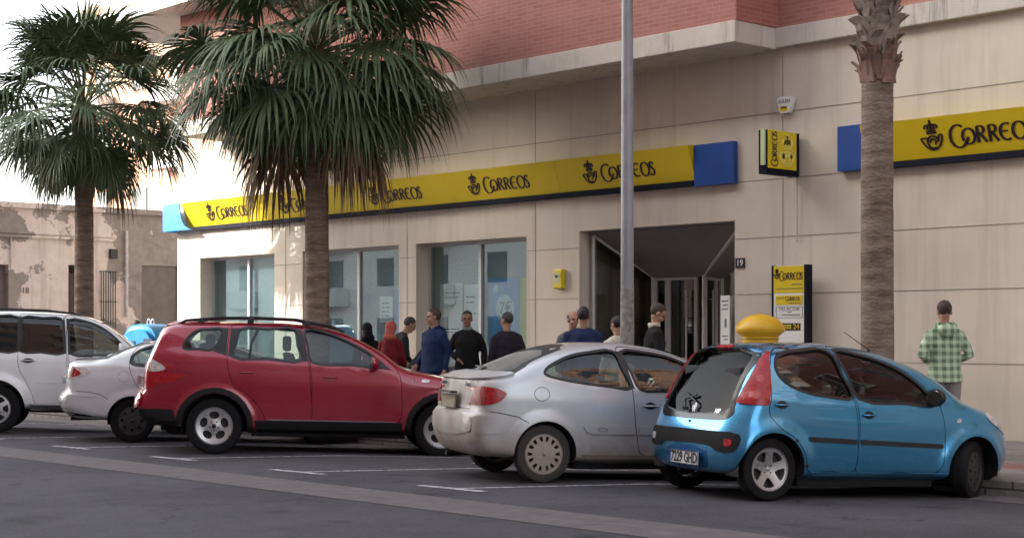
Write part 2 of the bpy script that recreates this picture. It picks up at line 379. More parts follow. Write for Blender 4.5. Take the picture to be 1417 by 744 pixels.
low=n.math('MULTIPLY',n.rng(x[2],.15,1.1,1,0),n.rng(a,.35,.65,.25,1)); col=n.mix(n.math('MULTIPLY',low,.6),col,(.17,.14,.12))
col=n.mix(n.rng(g,.45,.65,0,.25),col,(.40,.34,.285)); n.color(col); n.bump(b,.12,.004); STONE=n.m
n=NT('facade_brick',.85); bo=n.brick((.36,.15,.125),(.42,.19,.16),(.40,.235,.205),.25,.066,.009,(0,2)); a=n.noise(2,5)
n.color(n.mix(n.rng(a,.35,.7,0,.3),bo[0],(.33,.14,.12))); n.bump(bo[1],-.3,.004); BRICK=n.m
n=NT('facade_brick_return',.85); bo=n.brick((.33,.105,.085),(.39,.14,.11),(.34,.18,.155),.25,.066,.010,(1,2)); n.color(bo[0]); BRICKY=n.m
n=NT('concrete_band',.85); a=n.noise(1.2,7,.7,mapping=(4,4,.35)); b=n.noise(3,6,.6)
col=n.mix(n.rng(b,.3,.7),(.52,.48,.43),(.60,.56,.51)); col=n.mix(n.rng(a,.55,.72,0,.75),col,(.13,.12,.125)); n.color(col); BAND=n.m
WALL=mat('cream_side_wall',(.45,.40,.35),.85,var=.12,scale=1.5)
ALU=mat('window_aluminium',(.50,.51,.52),.5,.2,var=.05)
ALUD=mat('dark_aluminium',(.05,.052,.055),.4,.5)
n=NT('window_blind',.7); x=n.xyz(); f=n.math('FRACT',n.math('MULTIPLY',x[2],22.0),0); n.color(n.mix(n.rng(f,.1,.35),(.24,.27,.28),(.36,.40,.41))); BLIND=n.m
post=empty('post_office_building',(-20,18.72,.1)); tag(post,'beige stone and red brick building with yellow post office signs','building')
OFF=Vector((20,-18.72,-.1))
def sh(me): # shift world coords to building space
    if isinstance(me,bmesh.types.BMesh): bmesh.ops.translate(me,verts=me.verts,vec=OFF)
    else: me.transform(Matrix.Translation(OFF))
    return me
for mm in (STONE,BRICK,BRICKY,BAND,BLIND): # object space -> world space again
    t=mm.node_tree; tc=[k for k in t.nodes if k.type=='TEX_COORD'][0]; ad=t.nodes.new('ShaderNodeVectorMath'); ad.operation='SUBTRACT'; ad.inputs[1].default_value=OFF
    for l in list(tc.outputs['Object'].links): to=l.to_socket; t.links.remove(l); t.links.new(ad.outputs[0],to)
    t.links.new(tc.outputs['Object'],ad.inputs[0])
def part(name,bm,m,parent=None,**k): return obj(name,sh(bm),m,parent or post,**k)
XL,XR=-31.19,6.0
wins=[(-30.25,-27.40),(-26.41,-23.33),(-22.82,-19.85)]
DX0,DX1=-18.58,-15.30
holes=[[(a,.55),(b,.55),(b,3.19),(a,3.19)] for a,b in wins]
outer=[(XL,.0),(DX0,.0),(DX0,3.22),(DX1,3.22),(DX1,0),(XR,0),(XR,5.68),(XL,5.68)]
bm=plate(outer,holes,lambda u,v,d:(u,18.72+d,v),.42)
box(bm,(XL,19.142,0),(XL+.3,34,5.68)); part('wall',bm,STONE)
# recessed joints between the cladding slabs
bm=bmesh.new(); J=mat('cladding_joint',(.27,.23,.195),.9)
def inhole(x,z):
    return any(a<x<b and z<3.19 and z>.55 for a,b in wins) or (DX0<x<DX1 and z<3.22)
segs=[]
for z in (1.13,2.11,2.94,3.79,4.755):
    xs=[XL+.05]; cuts=[]
    if z<3.2: cuts=[w for w in wins]+[(DX0,DX1)]
    cur=XL+.02
    for a_,b_ in sorted(cuts): segs.append((cur,a_-.02,z)); cur=b_+.02
    segs.append((cur,XR,z))
for a_,b_,z in segs: box(bm,(a_,18.7155,z-.006),(b_,18.718,z+.006))
for x in (-27.0,-23.08,-19.63,-14.40,-9.2,-4.0,1.5):
    z0=.15 
    box(bm,(x-.005,18.7145,z0),(x+.005,18.7175,5.62))
part('wall_joint',bm,J)
# upper floors
bm=bmesh.new(); box(bm,(-29.4,17.68,5.66),(-14.45,34,5.97),.012); box(bm,(-14.452,18.60,5.68),(XR,34,5.965),.012); part('concrete_band',bm,BAND)
bm=bmesh.new(); box(bm,(-29.38,17.70,5.972),(-14.47,30,8.2)); part('brick_wall',bm,BRICK)
bm=bmesh.new(); box(bm,(-14.468,17.702,5.972),(-14.44,18.69,14)); part('brick_return_wall',bm,BRICKY)
bm=bmesh.new(); box(bm,(-14.468,18.70,5.972),(XR,30,14)); part('upper_brick_wall',bm,BRICK)
BAL=mat('balcony_white',(.62,.60,.57),.8,var=.1,scale=2)
bm=bmesh.new(); box(bm,(-32.5,17.0,8.2),(-14.47,30,8.45),.01); box(bm,(-32.5,17.0,11.2),(-14.47,30,11.45),.01); part('balcony_slab',bm,BAL)
bm=bmesh.new(); box(bm,(-30.4,18.6,8.452),(-14.47,30,14.0)); part('upper_wall',bm,WALL)
bm=bmesh.new()
for k in range(6): box(bm,(-32.4+k*1.5,17.05,8.45),(-32.35+k*1.5,17.1,11.2))
box(bm,(-32.4,17.05,9.4),(-24,17.1,9.45)); part('balcony_railing',bm,M['white'])
WF=mat('upper_window_glass',(.03,.035,.04),.08)
for zz in (7.0,10.0,12.4)[:2]:
    for k in range(7):
        x=-13.2+k*2.9
        f_=part('upper_window',BX((x-.65,18.66,zz),(x+.65,18.698,zz+1.5)),M['white']); part('pane',BX((x-.57,18.65,zz+.08),(x-.04,18.659,zz+1.42)),WF,f_); part('pane',BX((x+.04,18.65,zz+.08),(x+.57,18.659,zz+1.42)),WF,f_)
# window fills
POSTB=mat('poster_blue',(.01,.27,.68),.5); POSTW=mat('poster_white',(.80,.81,.81),.5); POSTY=mat('poster_yellow',(.68,.56,.03),.5)
for i,(a_,b_) in enumerate(wins):
    mull={0:-28.80,1:-24.95,2:-21.38}[i]
    bm=bmesh.new(); y0,y1=19.02,19.09; t=.055
    box(bm,(a_,y0,.55),(a_+t,y1,3.19)); box(bm,(b_-t,y0,.55),(b_,y1,3.19)); box(bm,(a_+t,y0,3.19-t),(b_-t,y1,3.19)); box(bm,(a_+t,y0,.55),(b_-t,y1,.55+t)); box(bm,(mull-.035,y0-.01,.55+t),(mull+.035,y1,3.19-t))
    fr=part('window',bm,ALU)
    part('glass',BX((a_+t,19.045,.60),(b_-t,19.053,3.14)),M['shopglass'],fr)
    bm=bmesh.new(); box(bm,(a_+.02,19.15,.5),(b_-.02,19.155,3.2)); part('blind',bm,BLIND,fr)
    bm=bmesh.new(); box(bm,(a_-.05,18.66,.50),(b_+.05,19.02,.548),.008); part('window_sill',bm,BAND)
# interior box walls (behind the blinds, keeps the rooms dark)
bm=bmesh.new(); box(bm,(XL+.31,19.6,0),(-18.75,19.7,5.5)); box(bm,(XL+.31,19.145,3.25),(-18.75,19.6,3.3)); part('interior_wall',bm,mat('interior_paint',(.25,.25,.23),.9))
bm=bmesh.new(); box(bm,(-23.3+.55,19.08,.6),(-21.5,19.085,1.0)); box(bm,(-19.9,19.08,.6),(-21.2,19.085,.95)); part('window_film',bm,mat('maroon_film',(.12,.02,.05),.5))
def poster(x0,x1,z0,z1,m,label,marks=None,y=19.10):
    p=obj('poster',BX((x0,y-.03,z0),(x1,y-.026,z1)),m); tag(p,label,'poster')
    if marks: marks(p,y-.033)
    return p
def lines_marks(x0,x1,zs,m=None,w=.02,seed=1):
    def f(p,y):
        rnd=random.Random(seed); bm=bmesh.new()
        for z in zs:
            x=x0
            while x<x1-.05:
                l=min(rnd.uniform(.05,.16),x1-x); box(bm,(x,y,z-w/2),(x+l,y+.002,z+w/2)); x+=l+.03
        obj('lettering',bm,m or M['ink'],p)
    return f
poster(-22.55,-21.92,1.45,2.45,POSTW,'white poster with small dark print in the widest shop window, behind the man in blue',lines_marks(-22.4,-22.0,[2.28,2.20,1.62,1.56],seed=4))
poster(-21.88,-21.45,1.40,2.42,POSTW,'white poster beside the window mullion, behind the man in the black jacket',lines_marks(-21.82,-21.55,[2.2,2.1,1.9],seed=8))
def circ(p,y):
    bm=bmesh.new(); bm2=bmesh.new()
    for cx,cz,r in ((-20.78,1.98,.24),(-21.02,2.33,.07)):
        vs=[bm.verts.new((cx+r*math.cos(R(k*15)),y,cz+r*math.sin(R(k*15)))) for k in range(24)]; bm.faces.new(vs)
    obj('disc',bm,mat('pale_blue_print',(.45,.62,.72),.5),p)
    textmesh('lettering','7€',.30,mat('navy_ink',(.01,.02,.08),.5),p,Matrix.Translation((-20.75,y-.003,1.98))@Matrix.Rotation(R(90),4,'X'),.0008)
poster(-21.20,-20.42,1.02,2.52,POSTB,'blue poster with a pale disc and a figure 7 in the shop window',circ)
poster(-20.40,-19.92,1.05,2.50,mat('poster_green',(.50,.47,.04),.5),'olive yellow poster at the right end of the widest shop window')
poster(-24.35,-23.95,1.75,2.25,POSTW,'white notice in the middle shop window above the bent man',lines_marks(-24.28,-24.0,[2.12,2.04,1.96,1.88],seed=3))
poster(-23.90,-23.45,1.45,2.38,POSTB,'narrow blue poster at the right edge of the middle shop window')
# entrance vestibule
VX0,VX1,VY=-18.08,-17.02,20.0
bm=bmesh.new()
q=[(DX0+.05,18.9,3.18),(DX1-.02,18.9,3.18),(VX1,VY,2.46),(VX0,VY,2.46)]
v=[bm.verts.new(p) for p in q]; w=[bm.verts.new((p[0],p[1],p[2]+.08)) for p in q]
bm.faces.new(v); bm.faces.new(w[::-1])
for k in range(4): bm.faces.new((v[k],v[(k+1)%4],w[(k+1)%4],w[k]))
part('porch_ceiling',bm,mat('dark_soffit',(.17,.165,.165),.8,var=.15,scale=2))
def sidepanel(x0,x1,name):
    bm=bmesh.new()
    def pt(t,z): return (x0+(x1-x0)*t,18.95+(VY-18.95)*t,z)
    A=[bm.verts.new(pt(0,.12)),bm.verts.new(pt(1,.12)),bm.verts.new(pt(1,2.48)),bm.verts.new(pt(0,3.14))]
    bm.faces.new(A); return bm
gl=glass('door_glass',(.50,.53,.52),k=.9)
for x0,x1 in ((DX0+.12,VX0-.03),(DX1-.06,VX1+.03)):
    s=part('side_glass',sidepanel(x0,x1,''),gl)
    bm=bmesh.new(); tube(bm,[(x0,18.93,3.15),(x1,VY,2.49)],.03,6); tube(bm,[(x0,18.93,.12),(x0,18.93,3.15)],.03,6); tube(bm,[(x1,VY,.12),(x1,VY,2.49)],.035,6)
    part('frame',bm,ALU,s)
bm=bmesh.new(); t=.06
for a_,b_ in ((VX0,VX0+.3),(VX0+.3,VX1-.12)):
    box(bm,(a_,VY,.12),(a_+t,VY+.05,2.48)); box(bm,(b_-t,VY,.12),(b_-.001,VY+.05,2.48)); box(bm,(a_+t,VY,2.42),(b_-t,VY+.05,2.48)); box(bm,(a_+t,VY,.12),(b_-t,VY+.05,.25))
dr=part('door',bm,ALU); part('door_glass',BX((VX0+.06,VY+.02,.25),(VX1-.18,VY+.028,2.42)),gl,dr)
bm=bmesh.new(); tube(bm,[(VX1-.3,VY-.06,.7),(VX1-.3,VY-.06,2.25)],.018,8); tube(bm,[(VX1-.3,VY-.06,.9),(VX1-.3,VY,.9)],.012,6); tube(bm,[(VX1-.3,VY-.06,2.1),(VX1-.3,VY,2.1)],.012,6); part('handle',bm,ALU,dr)
bm=bmesh.new(); box(bm,(-18.75,24,0),(-14.9,24.1,4)); box(bm,(-18.85,19.145,0),(-18.755,24,4)); box(bm,(-14.95,19.145,0),(-14.85,24,4)); box(bm,(-18.75,19.145,3.6),(-14.95,24,3.7)); box(bm,(-18.75,18.8,.05),(-14.95,24,.13)); part('lobby_wall',bm,mat('lobby_paint',(.36,.33,.28),.9,var=.2,scale=1))
bm=bmesh.new(); box(bm,(-17.5,23.9,1.1),(-17.0,23.95,2.1)); box(bm,(-16.4,23.9,1.2),(-15.9,23.95,2.0)); part('lobby_notice',bm,mat('lobby_notice_print',(.35,.33,.08),.7))
# dark letters on left vestibule glass
bm=bmesh.new(); f=lambda u,v,d:(DX0+.42+.55*0+(u*.52)*.38,19.50+u*.52*.9-.06,1.05+v*.5)
bm=bmesh.new(); pv=Vector((VX1-DX1,VY-18.95,0)).normalized(); nv=Vector((-pv.y,pv.x,0)); nv=nv if nv.x<0 else -nv; q0=Vector((DX1-.06,18.95,0))+pv*.38+nv*.05
A=[bm.verts.new(q0+pv*a_+Vector((0,0,z_))) for a_,z_ in ((0,1.35),(.42,1.35),(.42,2.12),(0,2.12))]; B=[bm.verts.new(v.co+nv*.008) for v in A]
bm.faces.new(A); bm.faces.new(B[::-1])
for k in range(4): bm.faces.new((A[k],B[k],B[(k+1)%4],A[(k+1)%4]))
bmesh.ops.recalc_face_normals(bm,faces=bm.faces); nb=obj('poster',bm,POSTW); tag(nb,'white information sheet on the right side glass of the entrance','poster')
bm=bmesh.new()
for k,(a_,z_,w_,h_) in enumerate(((.06,2.02,.30,.025),(.06,1.96,.25,.02),(.06,1.90,.28,.02),(.12,1.62,.10,.14),(.06,1.48,.28,.02),(.06,1.43,.2,.02))):
    o_=q0+nv*.011
    bm.faces.new([bm.verts.new(o_+pv*u+Vector((0,0,z))) for u,z in ((a_,z_),(a_+w_,z_),(a_+w_,z_+h_),(a_,z_+h_))])
obj('print',bm,mat('grey_print',(.15,.2,.25),.6),nb)
# sign band -------------------------------------------------
SY=mat('sign_yellow',(.66,.50,.010),.4,var=.05,scale=1.2); SB=mat('sign_blue',(.005,.06,.27),.4,var=.12,scale=2); SN=mat('sign_navy',(.006,.007,.016),.8,spec=.2)
def fascia(x0,x1,name,label,logos,wrap=False):
    r=empty(name,(0,0,0)); tag(r,label,'sign')
    yb,yt,z0,z1=18.655,18.47,3.87,4.395
    bm=bmesh.new(); prof=[(18.70,z0),(yb,z0),(yt,z1),(18.70,z1+.02)]
    nseg=max(1,int((x1-x0)/2.9)); g=.006
    for k in range(nseg):
        a_=x0+(x1-x0)*k/nseg+(g if k else 0); b_=x0+(x1-x0)*(k+1)/nseg
        A=[bm.verts.new((a_,y,z)) for y,z in prof]; B=[bm.verts.new((b_,y,z)) for y,z in prof]
        for i in range(4): bm.faces.new((A[i],A[(i+1)%4],B[(i+1)%4],B[i]))
        bm.faces.new(A[::-1]); bm.faces.new(B)
    bmesh.ops.recalc_face_normals(bm,faces=bm.faces)
    obj('yellow_panel',bm,SY,r)
    obj('base_strip',BX((x0+.3*wrap,18.60,z0-.085),(x1,18.70,z0-.003)),SN,r)
    s=Vector((0,yt-yb,z1-z0)).normalized(); nn=Vector((0,-s.z,s.y))
    for lx,k in logos:
        def fn(u,v,d,lx=lx,k=k): return Vector((lx+u*.23*k,yb,z0))+s*(.16+v*.23*k)+nn*(.003+d)
        bm=bmesh.new(); strokes(bm,correos_word(),lambda u,v,d:fn(u+1.78,v,d),.085,.20); strokes(bm,horn(0,1.35),lambda u,v,d:fn(u,v-.22,d),.10,.14)
        obj('logo',bm,mat('sign_lettering',(.022,.008,.012),.5),r)
    return r
f1=fascia(-30.62,-16.02,'shop_sign','long yellow post office fascia sign running over the shop windows',[(-29.75,1),(-27.0,1),(-24.05,1),(-21.19,1),(-18.34,1)],True)
bm=bmesh.new(); box(bm,(-16.0,18.60,3.77),(-15.23,18.70,4.40),.004); obj('blue_panel',bm,SB,f1)
# blue end piece curling round the corner
bm=bmesh.new(); prof=[(-31.35,3.80),(-30.2,3.80),(-30.45,3.90),(-30.58,4.05),(-30.63,4.22),(-30.66,4.40),(-31.35,4.40)]
plate(prof,[],lambda u,v,d:(u,18.44+d+(.02 if 0 else 0),v),.02,bm); box(bm,(-31.35,18.462,3.80),(-31.30,20.5,4.40)); obj('blue_end_panel',bm,mat('bright_blue_panel',(.01,.20,.62),.35),f1)
f2=fascia(-12.9,2.5,'shop_sign','yellow post office fascia sign at the right behind the bare palm trunk',[(-11.98,1.06),(-8.6,1.06),(-5.2,1.06)])
bm=bmesh.new(); box(bm,(-13.36,18.60,3.80),(-12.92,18.70,4.43),.004); obj('blue_panel',bm,SB,f2)
# projecting sign
r=empty('projecting_sign',(-14.11,18.7,3.8)); tag(r,'small yellow and blue sign sticking out of the wall below the alarm box','sign')
obj('blue_box',BX((-.09,-.80,-.02),(.05,-.04,.60),.006),SN,r)
obj('yellow_panel',BX((.0505,-.78,.06),(.075,-.14,.60),.006),SY,r)
obj('side_panel',BX((-.03,-.835,.10),(.04,-.803,.60),.004),mat('pale_green_panel',(.45,.55,.30),.5),r)
bm=bmesh.new(); strokes(bm,correos_word(),lambda u,v,d:(.078+d,-.60-v*.125,.09+u*.097),.09,.2,.002); obj('lettering',bm,mat('sign_lettering',(0,0,0)),r)
bm=bmesh.new(); strokes(bm,horn(0,1),lambda u,v,d:(.0765+d,-.55+u*.36,.10+v*.36),.09,.13,.002); obj('emblem',bm,mat('pale_emblem',(.75,.65,.12),.5),r)
bm=bmesh.new(); tube(bm,[(0,-.1,-.04),(0,-.1,-.0)],.02); tube(bm,[(.0,-.03,-.02),(0,-.03,-.95)],.012,6); obj('conduit',bm,mat('grey_conduit',(.42,.39,.37),.6),r)
# alarm box
r=empty('alarm_box',(-14.30,18.70,4.72)); r.scale=(.76,.8,.8); tag(r,'white wedge shaped alarm box with a yellow patch high on the wall','alarm')
bm=plate([(-.18,.26),(-.12,.03),(-.06,0),(.08,0),(.13,.04),(.19,.26),(.10,.30),(-.12,.30)],[],lambda u,v,d:(u,-.10+d,v),.10); bmesh.ops.bevel(bm,geom=bm.edges[:],offset=.004,segments=1,affect='EDGES') if 0 else None
obj('case',bm,M['white'],r)
obj('yellow_patch',BX((-.10,-.104,.03),(.08,-.1005,.12)),SY,r); textmesh('lettering','EULEN',.09,M['ink'],r,Matrix.Translation((0,-.104,.21))@Matrix.Rotation(R(90),4,'X'),.001)
obj('grille',BX((-.07,-.106,.08),(.05,-.1045,.12)),mat('dark_red',(.15,.02,.02)),r)
# number plaque and yellow card reader
r=obj('house_number',BX((-15.27,18.695,2.51),(-15.10,18.714,2.655)),mat('black_enamel',(.01,.01,.012),.3)); tag(r,'small black plaque with the white number 19 beside the entrance','plaque')
textmesh('lettering','19',.13,M['white'],r,Matrix.Translation((-15.185,18.694,2.58))@Matrix.Rotation(R(90),4,'X'),.001)
r=empty('wall_box',(-19.0,18.71,2.28)); r.scale=(.8,.8,.9); tag(r,'small yellow box on the wall between the windows and the entrance','box')
obj('case',BX((-.13,-.12,0),(.13,-.002,.36),.02),SY,r); obj('face',BX((-.09,-.125,.10),(.09,-.121,.29),.0),mat('pale_screen',(.5,.48,.3),.4),r); obj('emblem',BX((-.05,-.129,.20),(.03,-.126,.25)),M['ink'],r)
# information panel
r=empty('information_panel',(-14.09,18.5,.16)); tag(r,'tall white and yellow directory panel with a dark blue edge by the entrance','sign')
W=.56
obj('board',BX((-W/2,-.04,.3),(W/2,.04,2.34),.004),M['white'],r); obj('edge',BX((W/2+.001,-.07,.0),(W/2+.06,.05,2.35),.004),SN,r); obj('edge',BX((-W/2-.03,-.05,.0),(-W/2-.001,.05,2.35),.004),SN,r)
obj('yellow_panel',BX((-.275,-.045,1.66),(.275,-.0405,2.335)),SY,r); obj('yellow_panel',BX((-.24,-.045,1.36),(.24,-.0405,1.60)),SY,r)
bm=bmesh.new(); strokes(bm,correos_word(),lambda u,v,d:(-.17+u*.082,-.048-d,2.0+v*.19),.1,.2,.001); strokes(bm,horn(0,1),lambda u,v,d:(-.268+u*.10,-.048-d,2.02+v*.21),.1,.13,.001)
strokes(bm,correos_word(),lambda u,v,d:(-.06+u*.05,-.048-d,1.47+v*.10),.1,.2,.001); obj('lettering',bm,mat('sign_lettering',(0,0,0)),r)
textmesh('lettering','TELECOR',.12,mat('grey_ink',(.08,.10,.12),.5),r,Matrix.Translation((0,-.043,1.25))@Matrix.Rotation(R(90),4,'X'),.001,sx=.75)
bm=bmesh.new()
for (x0,x1,z) in ((-.23,.23,1.31),(-.23,.23,1.03)): box(bm,(x0,-.0435,z),(x1,-.0405,z+.008))
for x in (-.235,.23): box(bm,(x,-.0438,1.03),(x+.008,-.0406,1.318))
for (x0,x1,z) in ((.05,.22,1.86),(-.22,.24,1.76),(.0,.2,1.40),(-.22,-.08,1.52),(-.12,.18,1.10),(-.02,.02,1.17)):
    x=x0
    while x<x1: box(bm,(x,-.0492,z),(x+.028,-.0462,z+.022)); x+=.036
obj('small_print',bm,mat('grey_ink',(0,0,0)),r)
obj('black_panel',BX((-.17,-.046,.72),(.20,-.0405,.90)),M['ink'],r)
bm=bmesh.new(); rn=random.Random(2)
for z in (.76,.82):
    x=-.15
    while x<.03: box(bm,(x,-.05,z),(x+.02,-.047,z+.045)); x+=.028
tm=textmesh('lettering','24',.19,SY,r,Matrix.Translation((.13,-.05,.81))@Matrix.Rotation(R(90),4,'X'),.001,sx=.6); obj('lettering',bm,SY,r)
for ch in r.children:
    if ch.name.split('.')[0] not in ('board','edge'):
        for v in ch.data.vertices: v.co.z=2.335-(2.335-v.co.z)*.57

# ============================================================ DERELICT HOUSE across the side street
n=NT('peeling_plaster',.9); x=n.xyz()
a=n.noise(.75,9,.62); b=n.noise(3,8,.7); d=n.noise(1.0,6,.65,mapping=(4,4,.3))
plas=n.mix(n.rng(b,.3,.7),(.60,.50,.44),(.74,.64,.57)); plas=n.mix(n.rng(d,.5,.72,0,.5),plas,(.26,.185,.16))
under=n.mix(n.rng(b,.35,.65),(.22,.185,.165),(.33,.285,.255))
low=n.rng(x[2],1.2,2.3,.10,0); right=n.rng(x[1],20.6,23.2,0,.13)
e=n.math('ADD',n.math('ADD',a,low),right); mask=n.rng(e,.53,.545); col=n.mix(mask,plas,under)
n.color(col); n.bump(mask,-.6,.03); PLAST=n.m
HX=-38.5; hz=empty('derelict_house',(HX,20,0)); tag(hz,'low derelict house with peeling pink plaster beyond the side street','house')
def hp(name,bm,m,par=None): bmesh.ops.translate(bm,verts=bm.verts,vec=(-HX,-20,0)); o=obj(name,bm,m,par or hz); return o
t=PLAST.node_tree; tc=[k for k in t.nodes if k.type=='TEX_COORD'][0]; ad=t.nodes.new('ShaderNodeVectorMath'); ad.operation='ADD'; ad.inputs[1].default_value=(HX,20,0)
for l in list(tc.outputs['Object'].links): to=l.to_socket; t.links.remove(l); t.links.new(ad.outputs[0],to)
t.links.new(tc.outputs['Object'],ad.inputs[0])
hf=lambda u,v,d:(HX-d,u,v)
hb=plate([(14,0),(30,0),(30,4.75),(14,4.75)],[[(19.85,.1),(20.55,.1),(20.55,3.35),(19.85,3.35)],[(17.0,1.0),(18.2,1.0),(18.2,3.3),(17.0,3.3)],[(22.0,.1),(23.1,.1),(23.1,3.4),(22.0,3.4)]],hf,.35)
hp('wall',hb,PLAST)
bm=bmesh.new(); box(bm,(HX-.3,14,4.752),(HX+.10,30,4.90),.01); box(bm,(HX+.001,14,4.0),(HX+.07,21.2,4.07),.006); box(bm,(HX+.001,14,4.10),(HX+.05,21.2,4.14),.006); box(bm,(HX-5,29.7,0),(HX-.36,30,4.7)); box(bm,(HX-6,14,0),(HX-5.8,29.6,4.7)); box(bm,(HX-5.7,14.1,4.3),(HX-.4,29.6,4.5)); hp('cornice',bm,PLAST)
bm=bmesh.new(); box(bm,(HX-.25,17.0,1.0),(HX-.2,18.2,3.3)); hp('bricked_window',bm,mat('bare_render',(.20,.17,.155),.95,var=.2,scale=4))
bm=bmesh.new(); box(bm,(HX-.18,17.0,2.75),(HX-.15,17.9,3.25)); hp('dark_opening',bm,mat('dark_void',(.02,.015,.015),.9))
bm=bmesh.new()
for k in range(6): box(bm,(HX-.2,19.87+k*.112,.1),(HX-.16,19.87+k*.112+.10,3.05))
box(bm,(HX-.22,19.86,3.06),(HX-.12,20.54,3.12)); hp('door',bm,mat('old_wood',(.075,.05,.045),.85,var=.3,scale=12))
bm=bmesh.new(); box(bm,(HX-.22,22.0,.1),(HX-.05,23.1,3.4)); hp('blocked_door',bm,mat('grey_render',(.165,.14,.125),.95,var=.15,scale=5))
bm=bmesh.new()
for k in range(7): tube(bm,[(HX+.08,20.75+k*.07,1.6),(HX+.08,20.75+k*.07,3.2)],.012,6)
for z in (1.6,2.4,3.2): tube(bm,[(HX+.08,20.7,z),(HX+.08,21.22,z)],.012,6)
hp('window_grille',bm,M['ink'])
bm=bmesh.new(); tube(bm,[(HX+.08,21.5,2.0),(HX+.08,21.5,4.3)],.045,8); tube(bm,[(HX+.04,18.25,3.2),(HX+.04,18.25,4.0)],.02,6); hp('downpipe',bm,mat('pale_pipe',(.5,.45,.42),.7,var=.2,scale=9))
bm=bmesh.new(); box(bm,(HX+.001,21.02,3.55),(HX+.12,21.22,3.80),.01); hp('meter_box',bm,M['ink'])
mw=lambda y,z:Matrix.Translation((.012,y-20,z))@Matrix.Rotation(R(90),4,'Z')@Matrix.Rotation(R(90),4,'X')
textmesh('lettering','18',.22,mat('faded_ink',(.06,.05,.05)),hz,mw(18.65,2.65),.002); textmesh('lettering','16 B',.18,mat('faded_ink',(0,0,0)),hz,mw(18.65,2.0),.002)

# ============================================================ BUILDINGS further back and across the road
def block(name,label,x0,x1,y0,y1,h,wm,faces,fl=3.0,bay=3.2,winm=None,bal=True,z0=0):
    r=empty(name,((x0+x1)/2,(y0+y1)/2,0)); tag(r,label,'building'); c=Vector(r.location)
    def ad(nm,bm,m,par=None): bmesh.ops.translate(bm,verts=bm.verts,vec=-c); return obj(nm,bm,m,par or r)
    ad('wall',BX((x0,y0,z0),(x1,y1,h)),wm); ad('roof',BX((x0-.15,y0-.15,h+.002),(x1+.15,y1+.15,h+.5)),wm)
    for fc in faces:
        L=(x1-x0) if fc in 'sn' else (y1-y0); k=int(L/bay)
        for f in range(int((h-z0)/fl)):
            for i in range(k):
                u=(i+.5)*L/k; zb=z0+f*fl+1.0; ww=.65
                if fc=='s': lo=(x0+u-ww,y0-.05,zb); hi=(x0+u+ww,y0-.003,zb+1.4)
                if fc=='n': lo=(x0+u-ww,y1+.003,zb); hi=(x0+u+ww,y1+.05,zb+1.4)
                if fc=='w': lo=(x0-.05,y0+u-ww,zb); hi=(x0-.003,y0+u+ww,zb+1.4)
                if fc=='e': lo=(x1+.003,y0+u-ww,zb); hi=(x1+.05,y0+u+ww,zb+1.4)
                w=ad('window',BX(lo,hi),winm or mat('far_window',(.05,.06,.07),.2))
                if bal and i%2==0 and f>0:
                    e=.9; zz=zb-1.0
                    if fc=='s': lo=(x0+u-1.2,y0-e,zz); hi=(x0+u+1.2,y0-.06,zz+.95)
                    if fc=='n': lo=(x0+u-1.2,y1+.06,zz); hi=(x0+u+1.2,y1+e,zz+.95)
                    if fc=='w': lo=(x0-e,y0+u-1.2,zz); hi=(x0-.06,y0+u+1.2,zz+.95)
                    if fc=='e': lo=(x1+.06,y0+u-1.2,zz); hi=(x1+e,y0+u+1.2,zz+.95)
                    ad('balcony',BX(lo,hi),BAL)
    return r
OR=mat('orange_render',(.50,.29,.20),.85,var=.12,scale=.6); PK=mat('pink_render',(.42,.27,.23),.85,var=.1,scale=.6)
block('apartment_block','sunlit orange apartment building rising behind the derelict house and the left palm',-72,-47,38,50,17,OR,'se')
block('rear_house','low white house seen above the derelict house beside the post office corner',-48,-40.5,31.5,37,7.6,mat('white_render',(.72,.68,.64),.85,var=.06,scale=1),'se',bal=False)
for x in range(1): pass
block('opposite_building','pink apartment block on the near side of the street casting the shade',-50.5,28,-24,-10,29.5,PK,'n',bay=4)
block('side_apartment_block','orange apartment building along the street to the right reflected in the car windows',16,40,12.5,34,24,OR,'ws',bal=True)
block('added_sky_gap_building','unseen white house added at far left to hide bright sky from shop window reflections',-95,-53,-24,-12,10.5,mat('white_render',(0,0,0)),'ne',bay=4)  # out-of-view block added to keep bright sky out of the shop glass

# ============================================================ VEHICLES
def catmull(P,closed=True,sub=10):
    P=[Vector((p[0],p[1])) for p in P]; n=len(P); out=[]
    rng=range(n if closed else n-1)
    for i in rng:
        p0=P[(i-1)%n] if closed or i>0 else P[0]; p1=P[i]; p2=P[(i+1)%n]; p3=P[(i+2)%n] if closed or i+2<n else P[-1]
        # centripetal
        t0=0; t1=t0+max(1e-4,(p1-p0).length**.5); t2=t1+max(1e-4,(p2-p1).length**.5); t3=t2+max(1e-4,(p3-p2).length**.5)
        for k in range(sub):
            t=t1+(t2-t1)*k/sub
            A1=p0*((t1-t)/(t1-t0))+p1*((t-t0)/(t1-t0)) if t1>t0 else p1; A2=p1*((t2-t)/(t2-t1))+p2*((t-t1)/(t2-t1)); A3=p2*((t3-t)/(t3-t2))+p3*((t-t2)/(t3-t2))
            B1=A1*((t2-t)/(t2-t0))+A2*((t-t0)/(t2-t0)); B2=A2*((t3-t)/(t3-t1))+A3*((t-t1)/(t3-t1))
            out.append(B1*((t2-t)/(t2-t1))+B2*((t-t1)/(t2-t1)))
    if not closed: out.append(P[-1])
    return out
def resample(L,n):
    d=[0]
    for a,b in zip(L,L[1:]): d.append(d[-1]+(b-a).length)
    T=d[-1]; out=[]; j=0
    for i in range(n+1):
        s=T*i/n
        while j<len(d)-2 and d[j+1]<s: j+=1
        f=(s-d[j])/max(1e-9,d[j+1]-d[j]); out.append(L[j].lerp(L[j+1],min(1,max(0,f))))
    return out
